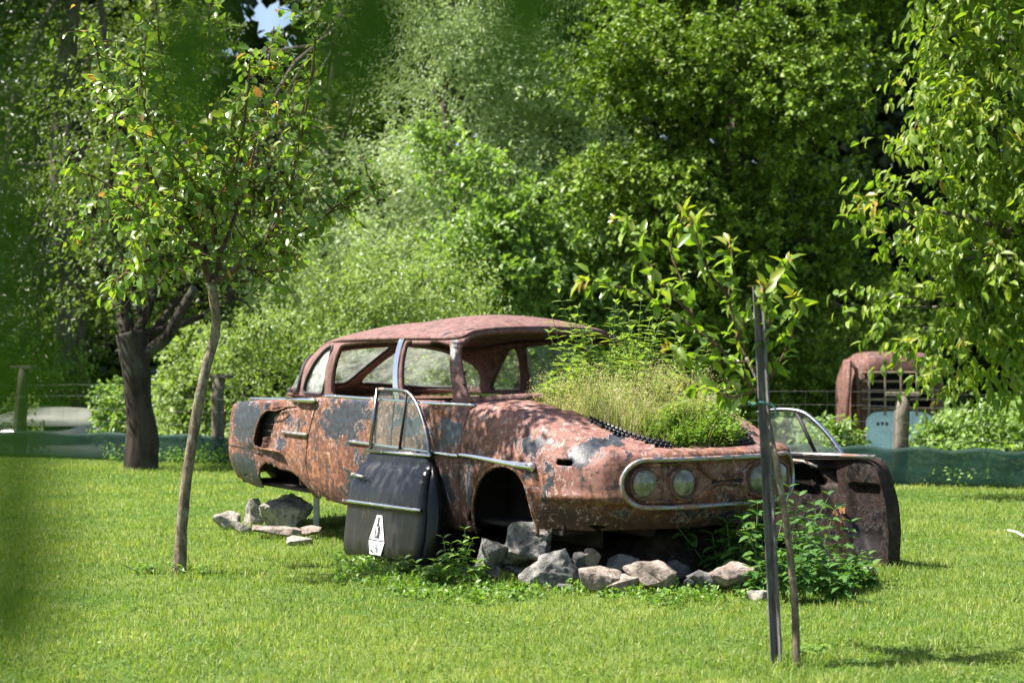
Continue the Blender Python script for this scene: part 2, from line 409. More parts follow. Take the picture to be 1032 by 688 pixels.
# =================================================================== the wrecked saloon
def m_rust(name, pink=.5, seed=0.0, paint=(.016, .019, .025), dark=1.0, rimk=1.0, flk=.85, prim=((.24, .098, .076), (.37, .185, .150))):
    n = NT(name); o = n.map(n.co(), (1, 1, 1), (seed, seed * .7, seed * 1.3))
    bias = n.attr('paint'); pk = n.attr('pink')
    big = n.noise(o, 2.6, 8, .62, .4); mid = n.noise(o, 7.5, 10, .68, .5); fine = n.noise(o, 38, 8, .7)
    vor = n.noise(n.map(o, (1, 1, 1), (3.1, 4.7, 1.9)), 15, 9, .72, .9)
    # bare rust, orange bloom and pink primer
    rust = n.mix(n.ss(mid, .38, .62), (.105 * dark, .038 * dark, .022 * dark), (.27 * dark, .105 * dark, .056 * dark))
    rust = n.mix(n.math('MULTIPLY', n.ss(vor, .47, .61), .85), rust, (.50 * dark, .24 * dark, .135 * dark))
    prim_ = n.mix(n.ss(vor, .35, .65), *[tuple(c * dark for c in q) for q in prim])
    prim = n.mix(n.math('MULTIPLY', n.ss(fine, .52, .72), .55), prim_, (.26 * dark, .10 * dark, .07 * dark))
    pm = n.ss(n.math('ADD', n.math('ADD', big, n.math('MULTIPLY', n.math('SUBTRACT', mid, .5), .8)), n.math('MULTIPLY', n.math('SUBTRACT', pk, .5), .7)), .44, .54)
    base = n.mix(pm, rust, prim)
    # dark stain streaks
    st = n.noise(n.map(o, (6, 6, .9)), 3.2, 6, .6)
    base = n.mix(n.math('MULTIPLY', n.ss(st, .50, .68), .65), base, (.085 * dark, .04 * dark, .03 * dark))
    base = n.mix(n.math('MULTIPLY', n.ss(n.noise(o, 11, 9, .75, 1.2), .54, .62), .55), base, (.075 * dark, .036 * dark, .028 * dark))
    tn = n.attr('tone'); base = n.mix(n.math('MULTIPLY', tn, n.ss(n.math('ADD', mid, n.math('MULTIPLY', tn, .25)), .40, .62)), base, (.085 * dark, .038 * dark, .030 * dark))
    run = n.math('MULTIPLY', n.ss(n.noise(n.map(o, (14, 14, 1.3)), 2.0, 5, .6), .56, .68), n.ss(big, .40, .55))
    base = n.mix(n.math('MULTIPLY', run, .55), base, (.34 * dark, .15 * dark, .075 * dark))
    # scattered small scabs and chalky flakes
    sc = n.math('MULTIPLY', n.ss(n.noise(o, 19, 7, .72, .3), .535, .56), n.ss(n.noise(o, 3.3, 4, .6), .40, .56))
    base = n.mix(n.math('MULTIPLY', sc, flk), base, (.030, .022, .022))
    fl = n.math('MULTIPLY', n.ss(n.noise(n.map(o, (1, 1, 1), (7, 2, 5)), 24, 8, .75, .5), .555, .58), n.ss(n.noise(n.map(o, (1, 1, 1), (1, 8, 3)), 2.7, 4, .6), .43, .57))
    base = n.mix(n.math('MULTIPLY', n.ss(pk, .05, -.45), n.ss(mid, .30, .55)), base, (.058 * dark, .034 * dark, .026 * dark))
    base = n.mix(n.math('MULTIPLY', fl, flk), base, (.56 * dark, .40 * dark, .37 * dark))
    # remains of the paint, with a chalky broken rim
    pv = n.math('ADD', n.math('ADD', n.math('MULTIPLY', big, .55), n.math('MULTIPLY', mid, .75)), n.math('ADD', n.math('ADD', n.math('MULTIPLY', vor, .45), n.math('MULTIPLY', n.math('SUBTRACT', fine, .5), .16)), n.math('SUBTRACT', bias, .05)))
    mask = n.ss(pv, .985, 1.003); rim = n.math('MULTIPLY', n.math('SUBTRACT', n.ss(pv, .968, .982), mask, True), n.math('MULTIPLY', n.ss(n.noise(o, 5, 3, .5), .48, .58), rimk))
    pc = n.mix(n.ss(n.noise(o, 22, 8, .7), .35, .7), paint, tuple(c * 2.6 for c in paint))
    chips = n.math('GREATER_THAN', n.noise(o, 55, 5, .75), .62)
    pc = n.mix(n.math('MULTIPLY', chips, .8), pc, (.30 * dark, .15 * dark, .11 * dark))
    base = n.mix(n.math('MULTIPLY', rim, .85), base, (.56 * dark, .44 * dark, .42 * dark))
    col = n.mix(mask, base, pc)
    h = n.math('ADD', n.math('MULTIPLY', mask, .8), n.math('MULTIPLY', fine, .8))
    rg = n.math('SUBTRACT', .78, n.math('MULTIPLY', mask, .36))
    return n.done(n.pbr(col, rg, 0, n.bump(h, .55, .006), .35))

M_BODY = m_rust('rusty_paint', dark=.64); M_ROOF = m_rust('roof_primer', seed=4.3, dark=.45, flk=.22, prim=((.27, .125, .115), (.40, .225, .205))); M_DARKRUST = m_rust('inner_rust', seed=9.1, dark=.4)
M_CHROME = m_chrome('old_chrome', rust=.12); M_CHROME2 = m_chrome('pitted_chrome', c=(.30, .31, .30), rough=.36, rust=.55)
M_BLACK = m_plain('black_rubber', (.012, .012, .012), .7)
M_UNDER = m_plain('underbody', (.022, .017, .014), .95, var=.5)
M_GLASS = m_glass('dusty_glass', .22, (.62, .66, .60)); M_FROST = m_glass('milky_glass', .62, (.80, .84, .82), (.93, .96, .95), 9)

def lerp(a, b, t): return a + (b - a) * t
def sst(x, a, b):
    t = np.clip((x - a) / (b - a), 0, 1); return t * t * (3 - 2 * t)

PLAN = np.array([(.97, 0), (.955, .30), (.875, .54), (.715, .77), (.43, .872), (0, .91), (-.5, .922), (-1.2, .925), (-2.2, .922),
                 (-2.9, .915), (-3.45, .89), (-3.78, .80), (-3.98, .55), (-4.06, .25), (-4.08, 0)], float)
_h = spline(PLAN, 40); _s = np.r_[0, np.cumsum(np.linalg.norm(np.diff(_h, axis=0), axis=1))]
KH = 540
_t = np.linspace(0, _s[-1], KH + 1)
HP = np.stack([np.interp(_t, _s, _h[:, 0]), np.interp(_t, _s, _h[:, 1])], 1)
_tg = norm(np.gradient(HP, axis=0)); _tg[0] = (0, 1); _tg[-1] = (0, -1)
HN = np.stack([_tg[:, 1], -_tg[:, 0]], 1)                     # outward
ZS = np.array([(-4.1, .84), (-3.7, .89), (-3.44, .915), (-2.6, .955), (-2.2, .99), (-1.2, 1.0), (-.6, 1.0), (-.4, 1.012), (-.16, 1.03), (.14, .985), (.42, .905), (.69, .825), (.87, .787), (1.0, .785)])
ZB = np.array([(-4.1, .32), (-3.6, .31), (-3.26, .275), (-2.5, .28), (-2.07, .27), (-1.87, .262), (-1.2, .255), (-.44, .225), (-.27, .235), (.3, .315), (.7, .33), (1.0, .335)])
ZC = np.array([(-4.1, .80), (-3.3, .965), (-2.2, 1.03), (-.3, 1.06), (0, 1.05), (.5, .93), (.75, .845), (1, .815)])
def zi(T, x): return np.interp(x, T[:, 0], T[:, 1])

def profile(x, nx):
    """control points (inset, z) of the section at plan position x with outward normal nx"""
    zs, zb = zi(ZS, x), zi(ZB, x)
    cab = np.array([(.055, zb), (.02, zb + .1), (0, .56), (.004, .75), (.018, .90), (.028, zs - .02), (.05, zs)])
    fen = np.array([(.06, zb), (.02, zb + .1), (0, .56), (.012, zb + .70 * (zs - zb)), (.065, zs - .078), (.135, zs - .022), (.22, zs)])
    rea = np.array([(.07, zb), (.02, zb + .1), (0, .52), (.008, .74), (.028, zs - .035), (.045, zs - .008), (.10, zs)])
    nos = np.array([(.11, zb), (.05, zb + .07), (.0, .50), (.0, .64), (.012, .745), (.05, .782), (.13, .80)])
    wr = 1 - sst(x, -2.35, -2.15); wf = sst(x, -.75, -.25); wn = wf * sst(nx, .45, .85)
    wc = 1 - wr - wf
    p = cab * wc + rea * wr + fen * (wf - wn) + nos * wn
    return p
NR, NTOP = 72, 12
def column(k, zgrid=None):
    x, y = HP[k]; nx, ny = HN[k]
    c = spline(profile(x, nx), 10)
    l = np.r_[0, np.cumsum(np.linalg.norm(np.diff(c, axis=0), axis=1))]; l /= l[-1]
    u = np.linspace(0, 1, NR)
    d = np.interp(u, l, c[:, 0]); z = np.interp(u, l, c[:, 1])
    P = np.stack([x - nx * d, y - ny * d, z], 1)
    sp = np.array([min(max(x, -3.3), .45), 0.0])
    e = P[-1]; zc = zi(ZC, sp[0] if abs(x - sp[0]) > .01 else x)
    t = np.linspace(0, 1, NTOP + 1)[1:, None]
    q = lerp(e[:2], sp, t); zz = e[2] + (zc - e[2]) * np.sin(t[:, 0] * np.pi / 2)
    return np.concatenate([P, np.c_[q, zz]])
HALF = np.array([column(k) for k in range(KH + 1)])            # (KH+1, rows, 3), left side
ROWS = HALF.shape[1]

def surf(x=None, z=0.5, y=None, out=0.0, side=-1):
    """point on the skin: by x along the flank or by y across the nose"""
    if y is not None: kf = np.interp(abs(y), HP[:KH // 2, 1], np.arange(KH // 2))
    else: kf = np.interp(-x, -HP[:, 0], np.arange(KH + 1))
    k0 = int(min(kf, KH - 1)); f = kf - k0
    Pn = lerp(HP[k0], HP[k0 + 1], f); N = norm(lerp(HN[k0], HN[k0 + 1], f))
    c = spline(profile(Pn[0], N[0]), 10)
    d = np.interp(z, c[:, 1], c[:, 0]) - out
    q = Pn - N * d
    sg = side if y is None else (1 if y >= 0 else -1)
    return np.array([q[0], q[1] * sg, z])

# ---- projection of photo points on the flank plane
PIT, YAW, CARO = R(1.0), R(54), np.array([.67, 10.5, 0.0])
def _M():
    cp, sp, c, s = math.cos(PIT), math.sin(PIT), math.cos(YAW), math.sin(YAW)
    return np.array([[c, s, 0], [-s, c, 0], [0, 0, 1]]) @ np.array([[cp, 0, sp], [0, 1, 0], [-sp, 0, cp]])
CM = _M()
def flank(u, v, y=-.9):
    d = CM.T @ np.array([(u - 516) / FOC, 1, (HOR - v) / FOC]); c = CM.T @ (np.array([0, 0, EYE]) - CARO)
    q = c + (y - c[1]) / d[1] * d
    return (q[0], q[2])
def z1(*pts):  # points of the rear-fender close-up
    return np.array([flank(220 + a * .1745, 380 + b * .1745) for a, b in pts])

def inside(P, poly):
    x, y = P[:, 0], P[:, 1]; r = np.zeros(len(P), bool); n = len(poly)
    for i in range(n):
        (x1, y1), (x2, y2) = poly[i], poly[(i + 1) % n]
        c = ((y1 > y) != (y2 > y)) & (x < (x2 - x1) * (y - y1) / (y2 - y1 + 1e-12) + x1); r ^= c
    return r
def nearest(P, poly):
    best = np.full(len(P), 1e9); Q = P.copy(); NN = np.zeros_like(P); n = len(poly)
    area = sum(poly[i][0] * poly[(i + 1) % n][1] - poly[(i + 1) % n][0] * poly[i][1] for i in range(n))
    for i in range(n):
        a = np.array(poly[i]); b = np.array(poly[(i + 1) % n]); ab = b - a; L = ab @ ab + 1e-12
        t = np.clip(((P - a) @ ab) / L, 0, 1)[:, None]; q = a + t * ab; d = np.linalg.norm(P - q, axis=1)
        m = d < best; best[m] = d[m]; Q[m] = q[m]
        nn = np.array([-ab[1], ab[0]]) / math.sqrt(L) * (1 if area > 0 else -1); NN[m] = nn
    return best, Q, NN
def rounded(poly, r=.04, k=5):
    out = []; n = len(poly); poly = np.array(poly, float)
    for i in range(n):
        a, b, c = poly[i - 1], poly[i], poly[(i + 1) % n]
        ra = min(r, np.linalg.norm(a - b) * .45); rc = min(r, np.linalg.norm(c - b) * .45)
        p, q = b + norm(a - b) * ra, b + norm(c - b) * rc
        for j in range(k + 1):
            t = j / k; out.append((1 - t) ** 2 * p + 2 * t * (1 - t) * b + t * t * q)
    return np.array(out)

ARCH = spline(np.array([(-.30, .10), (-.285, .30), (-.255, .45), (-.16, .595), (0, .662), (.14, .645), (.235, .57), (.275, .45), (.285, .30), (.285, .10)]), 6)
RARCH = z1((214, 760), (216, 640), (224, 575), (240, 528), (262, 505), (285, 492), (298, 505), (312, 492), (330, 520), (345, 515), (360, 530), (430, 545), (470, 578), (500, 630), (518, 690), (525, 770))
SCOOP = rounded(z1((330, 180), (285, 195), (252, 245), (232, 320), (226, 385), (245, 408), (272, 404), (284, 368), (294, 310), (312, 258), (348, 208), (400, 182), (480, 172), (480, 168)), .012, 3)
SLOT = rounded([(.455, .694), (.565, .694), (.565, .73), (.455, .73)], .016, 4)
RDOOR = spline(np.array([(-2.195, 1.06), (-2.20, .99), (-2.235, .93), (-2.285, .83), (-2.325, .70), (-2.34, .56), (-2.33, .44), (-2.28, .355), (-2.17, .30), (-2.05, .262), (-1.9, .15)]), 5)
RDOOR = np.concatenate([RDOOR, [(-1.215, .12), (-1.215, 1.06)]])
FDOOR = np.array([(-1.215, 1.06), (-1.215, .12), (-.435, .12), (-.43, .4), (-.425, .7), (-.428, .9), (-.44, 1.06)])
HOOD = spline(np.array([(-.46, .55), (-.2, .57), (.15, .54), (.45, .49), (.70, .43), (.83, .32), (.875, 0), (.83, -.32), (.70, -.43), (.45, -.49), (.15, -.54), (-.2, -.57), (-.46, -.55)]), 5)

GB = np.array([(-.30, 0, 1.055), (-.34, .35, 1.05), (-.43, .64, 1.035), (-.575, .82, 1.012), (-1.215, .870, 1.0), (-2.13, .862, .99), (-2.60, .815, .985), (-3.05, .69, .98), (-3.32, .40, .975), (-3.42, 0, .975)])
GR = np.array([(-.80, 0, 1.485), (-.805, .30, 1.477), (-.825, .52, 1.457), (-.875, .655, 1.413), (-1.37, .735, 1.405), (-2.12, .775, 1.382), (-2.47, .73, 1.335), (-2.67, .585, 1.322), (-2.62, .32, 1.365), (-2.50, 0, 1.39)])
CABIN = np.concatenate([GB[:, :2], GB[-2:0:-1, :2] * [1, -1]])
CABIN = CABIN + norm(np.array([-1.8, 0]) - CABIN) * .03

def car_body(root):
    V = [HALF[k] for k in range(KH + 1)] + [HALF[k] * [1, -1, 1] for k in range(KH - 1, 0, -1)]
    NCOL = len(V); V = np.concatenate(V)
    i = np.arange(NCOL)[:, None]; j = np.arange(ROWS - 1)[None, :]; i2 = (i + 1) % NCOL
    F = np.stack([i * ROWS + j, i2 * ROWS + j, i2 * ROWS + j + 1, i * ROWS + j + 1], -1).reshape(-1, 4)
    row = np.tile(np.arange(ROWS), NCOL); near = V[:, 1] < 0
    side = (row < NR - 1) & (np.abs(V[:, 1]) > .45)
    # wheel arch flare, swage above the lower seam, dents
    d = np.hypot(V[:, 0] - 0, (V[:, 2] - .36) * .92); sgn = np.sign(V[:, 1])
    V[:, 1] += sgn * side * .028 * np.exp(-((d - .31) / .05) ** 2) * (V[:, 2] > .25)
    fr = side & (V[:, 0] > .2)
    lowc = .014 * np.exp(-((V[:, 2] - .52) / .03) ** 2) * sst(V[:, 0], .3, .5)
    V[:, 1] += sgn * fr * lowc
    stp = (1 - sst(V[:, 2], .478, .496)) * sst(V[:, 0], .30, .45) * (row < NR - 1) * .026
    V[:, 1] -= sgn * stp * sst(np.abs(V[:, 1]), .3, .7); V[:, 0] -= stp * sst(V[:, 0], .55, .85)
    V[:, 1] += sgn * side * sinnoise(V, 3, .9) * .004
    # recess running into the air scoop
    ax = V[:, 0]; zt = lerp(.925, .835, np.clip((-2.25 - ax) / .8, 0, 1)); zl = .60
    V[:, 1] += sgn * side * .026 * (1 - sst(-ax, 3.0, 3.5)) * (ax < -2.955) * sst(V[:, 2], .54, .62)
    g = .030 * sst(-ax, 2.45, 2.95) * (ax > -2.955) * sst(V[:, 2], zl - .015, zl + .05) * (1 - sst(V[:, 2], zt - .03, zt))
    V[:, 1] -= sgn * side * g
    cls = np.zeros(len(F), int)
    fc = V[F].mean(1)
    fside = side[F].all(1)
    def cut(poly, mask_v, mask_f, ax2, code, tol=.0070):
        idx = np.where(mask_v)[0]; P2 = V[idx][:, ax2]
        dist, Q, _ = nearest(P2, poly); m = dist < tol
        W_ = V[idx]; W_[np.ix_(m, ax2)] = Q[m]; V[idx] = W_
        c = V[F].mean(1)
        ins = inside(c[:, ax2], poly) & mask_f
        cls[ins & (cls == 0)] = code
    fn = fside & (fc[:, 1] < 0)
    for m_v, m_f in ((side, fside),):
        cut(ARCH, m_v, m_f, [0, 2], 9); cut(RARCH, m_v, m_f, [0, 2], 9)
    cut(SCOOP, side, fside, [0, 2], 9, .0062); cut(SLOT, side, fside, [0, 2], 9, .0062)
    cut(RDOOR, side & near, fn, [0, 2], 2); cut(FDOOR, side & near, fn, [0, 2], 3)
    topv = row >= NR - 10; topf = topv[F].all(1)
    cut(HOOD, topv & (V[:, 0] > -.6), topf & (fc[:, 0] > -.55), [0, 1], 9, .010)
    cut(CABIN, topv & (V[:, 0] < -.2), topf, [0, 1], 9, .012)
    # recessed oval of the lamp panel
    oy, oz, a, b = .015, .605, .68, .135
    nose = (row < NR - 1) & (V[:, 0] > .45)
    st = a - b; dy = np.maximum(np.abs(V[:, 1] - oy) - st, 0); rr = np.hypot(dy, V[:, 2] - oz)
    push = nose * (1 - sst(rr, b - .025, b - .004)) * .035
    V[:, 0] -= push * .9; V[:, 1] -= sgn * push * .35 * (np.abs(V[:, 1]) > .4)
    # ragged holes of corrosion along the lower edge of the front wing and tail
    fc = V[F].mean(1)
    rag = (sinnoise(fc, 8, 5.5) > .52) & (fc[:, 2] < .36) & (cls == 0) & fside
    rag |= (sinnoise(fc, 21, 7) > .62) & (np.abs(fc[:, 2] - .43) < .035) & (fc[:, 0] > .33) & (fc[:, 0] < .75) & (cls == 0) & fside
    cls[rag] = 9
    # where paint and pink primer survive
    def patches(V, L, base):
        p = np.full(len(V), base)
        for x, z, rx, rz, am in L: p += am * 1.0 * np.exp(-((V[:, 0] - x) / rx) ** 2 - ((V[:, 2] - z) / rz) ** 2)
        return p
    paint = patches(V, [(-3.38, .76, .30, .18, .36), (-3.4, .42, .30, .10, .30), (-2.6, .80, .2, .08, .16), (-2.75, .62, .1, .07, .14), (-1.95, .82, .26, .16, .30), (-1.6, .9, .2, .08, .12), (-1.55, .62, .2, .12, .12),
                        (-1.75, .40, .16, .09, .22), (-2.05, .50, .18, .16, -.16), (-2.2, .30, .3, .04, -.15), (-1.0, .86, .22, .1, .22), (-.65, .82, .16, .12, .22), (-.72, .42, .22, .18, .24), (-.3, .5, .08, .14, .14), (.58, .77, .06, .09, .26),
                        (.42, .62, .05, .09, .14), (.2, .8, .12, .07, .1), (.38, .55, .07, .1, .10), (-.30, .75, .08, .2, .08), (.9, .40, .3, .06, .16), (.5, .35, .4, .06, -.2)], .045)
    pink = patches(V, [(.2, .95, .6, .14, .45), (.6, .72, .25, .2, .25), (-.6, .6, .4, .3, .25), (.45, .42, .3, .09, -.7), (.9, .35, .4, .08, -.7), (.95, .62, .2, .13, .30), (-2.3, .5, .6, .3, -.35), (0, .62, .3, .1, -.2)], .42)
    tone = np.clip(patches(V, [(-.75, .55, .42, .32, .85), (-.25, .45, .16, .3, .7), (-2.9, .55, .3, .08, .5), (.6, .40, .6, .10, .7), (-2.2, .9, .12, .12, .5), (-1.25, .6, .06, .5, .5)], 0.0) + .55 * (1 - sst(V[:, 2], .27, .40)), 0, 1)
    paint -= .16 * sst(V[:, 2], .86, .96) * (V[:, 0] > -.4)
    at_ = {'paint': paint, 'pink': pink, 'tone': tone}
    def sub(code, name, shrink=None, poly=None):
        f = F[cls == code]; used = np.unique(f); mp = np.full(len(V), -1); mp[used] = np.arange(len(used))
        v = V[used].copy()
        if poly is not None:
            dist, Q, NN = nearest(v[:, [0, 2]], poly); m = dist < .006
            w = v[m]; w[:, 0] += NN[m, 0] * shrink; w[:, 2] += NN[m, 1] * shrink * .3; w[:, 1] += .004; v[m] = w
        o = build(name, v, mp[f], M_BODY, root, True, {k: a[used] for k, a in at_.items()})
        md = o.modifiers.new('thickness', 'SOLIDIFY'); md.thickness = .014; md.offset = -1
        return o
    body = sub(0, 'body')
    rd = sub(2, 'rear_door', .0055, RDOOR); tag(rd, 'rear door of orange rust with dark paint left in its upper half')
    fd = sub(3, 'front_door', .0055, FDOOR); tag(fd, 'front door of mottled rust behind the loose black door')
    return body, rd, fd

def g_curve(G, k):   # k: 0..9 along half, returns points
    s = spline(G, 24); return np.stack([np.interp(k, np.arange(len(s)) / 24, s[:, c]) for c in range(3)], -1)
def green(k, t, sg, out=0.0):
    k = np.asarray(k, float); t = np.asarray(t, float)
    b = g_curve(GB, k); r = g_curve(GR, k)
    p = b + (r - b) * t[..., None]
    tg = norm(g_curve(GB, np.minimum(k + .05, 9)) - g_curve(GB, np.maximum(k - .05, 0)))
    nn = np.stack([tg[..., 1], -tg[..., 0], tg[..., 0] * 0 + .35], -1); nn = norm(nn)
    bul = (4 * t * (1 - t) * .035 + out)[..., None]
    p = p + nn * bul
    return p * np.array([1, sg, 1])

WS = rounded([(-2.80, .05), (2.80, .05), (2.88, .88), (2.4, .955), (-2.4, .955), (-2.88, .88)], .12)
WF = rounded([(3.10, .02), (3.935, .02), (3.94, .95), (3.4, .95), (3.10, .88)], .10)
WR = rounded([(4.06, .02), (4.95, .02), (4.95, .90), (4.5, .945), (4.06, .95)], .06)
WQ = rounded([(5.12, .03), (5.93, .04), (5.88, .28), (5.66, .62), (5.36, .87), (5.12, .92)], .12)
WB = rounded([(6.14, .06), (7.2, .07), (8.88, .16), (8.88, .93), (7.4, .92), (6.62, .74), (6.22, .42)], .20)

def car_top(root):
    out = []
    NK, NTT = 420, 30
    ks = np.linspace(-9, 9, NK * 2 + 1)[:-1]; ts = np.linspace(-.03, 1, NTT)
    K, T = np.meshgrid(ks, ts, indexing='ij'); K = K.ravel(); T = T.ravel()
    keep_polys = [WS]
    for w in (WF, WR, WQ, WB):
        keep_polys += [w, w * [-1, 1]]
    P = np.c_[K, T]
    for poly in keep_polys:
        S = np.array([1, .6]); dist, Q, _ = nearest(P * S, poly * S); m = dist < .0135
        P[m] = Q[m] / S
    n = len(ks); i = np.arange(n)[:, None]; j = np.arange(NTT - 1)[None, :]; i2 = (i + 1) % n
    F = np.stack([i * NTT + j, i2 * NTT + j, i2 * NTT + j + 1, i * NTT + j + 1], -1).reshape(-1, 4)
    pf = P[F]; pf[:, :, 0] = np.where(pf[:, :, 0] - pf[:, :1, 0] > 9, pf[:, :, 0] - 18, np.where(pf[:, :, 0] - pf[:, :1, 0] < -9, pf[:, :, 0] + 18, pf[:, :, 0]))
    c = pf.mean(1); cutm = np.zeros(len(F), bool)
    for poly in keep_polys: cutm |= inside(c, poly)
    sg = np.where(P[:, 0] >= 0, 1.0, -1.0)
    V = green(np.abs(P[:, 0]), P[:, 1], 1.0); V[:, 1] *= sg
    F = F[~cutm]
    pk = np.full(len(V), .75) + .3 * (V[:, 2] > 1.3); pt = np.full(len(V), -.14)
    pt += .50 * np.exp(-((np.abs(P[:, 0]) - 3.0) / .14) ** 2 - ((P[:, 1] - .75) / .35) ** 2)
    o = build('pillars', V, F, M_ROOF, root, True, {'paint': pt, 'pink': pk})
    md = o.modifiers.new('thickness', 'SOLIDIFY'); md.thickness = .03; md.offset = -1
    # roof skin
    ring = green(np.abs(ks), np.ones(n), 1.0); ring[:, 1] *= np.where(ks >= 0, 1, -1)
    rows = []; oh = (1 - sst(np.abs(ks), 4.6, 5.6))[:, None]
    for t in np.r_[-.02, -.018, np.linspace(0, 1, 22)]:
        sp = np.stack([np.clip(ring[:, 0], -2.05, -1.35), ring[:, 1] * 0, 1.567 - .05 * sst(-np.clip(ring[:, 0], -2.05, -1.35), 1.35, 2.05)], 1)
        if t < -.019: q = ring + (ring - sp) * [.022, .022, 0] * oh + [0, 0, -.014]
        elif t < 0: q = ring + (ring - sp) * [.026, .026, 0] * oh + [0, 0, .006]
        else:
            e = np.sin(np.clip(t, 0, 1) * np.pi / 2) ** .9
            q = lerp(ring, sp, t); q[:, 2] = ring[:, 2] + (sp[:, 2] - ring[:, 2]) * e + .012 * (1 - t)
        rows.append(q)
    RV = np.stack(rows, 1); nr = RV.shape[1]; RV = RV.reshape(-1, 3)
    j = np.arange(nr - 1)[None, :]
    RF = np.stack([i * nr + j, i2 * nr + j, i2 * nr + j + 1, i * nr + j + 1], -1).reshape(-1, 4)
    pt = -.10 + .22 * np.exp(-((RV[:, 0] + 1.2) / .35) ** 2 - ((RV[:, 1] + .58) / .12) ** 2)
    roof = build('roof', RV, RF, M_ROOF, root, True, {'paint': pt, 'pink': np.full(len(RV), 1.15)})
    md = roof.modifiers.new('thickness', 'SOLIDIFY'); md.thickness = .016; md.offset = -1
    tag(roof, 'matt pinkish primer roof with faint darker patches')
    # glass with rubber surrounds
    def pane(name, poly, sgn, mat, inset=-.012, label=None, seal=True, rub=.011):
        poly = poly.copy(); ctr = poly.mean(0); V, Fp = [], []
        m = 10
        for s in np.linspace(1, 0, m): V.append(green(ctr[0] + (poly[:, 0] - ctr[0]) * s, ctr[1] + (poly[:, 1] - ctr[1]) * s, sgn, inset))
        q = len(poly); V = np.concatenate(V); a = np.arange(m - 1)[:, None]; b = np.arange(q)[None, :]; b2 = (b + 1) % q
        Fp = np.stack([a * q + b, a * q + b2, (a + 1) * q + b2, (a + 1) * q + b], -1).reshape(-1, 4)
        fr = build(name, *tube(green(poly[:, 0], poly[:, 1], sgn, .0), rub, 6, closed=True), M_BLACK, root, True)
        build('pane', V, Fp, mat, fr, True)
        if label: tag(fr, label)
        return fr
    pane('quarter_window', WQ, -1, M_FROST, label='small quarter window with milky glass'); pane('quarter_window', WQ, 1, M_GLASS)
    pane('rear_window', WB, -1, M_GLASS, rub=.02); pane('rear_window', WB, 1, M_GLASS, rub=.02)
    pane('side_window', WR, 1, M_GLASS)
    return roof

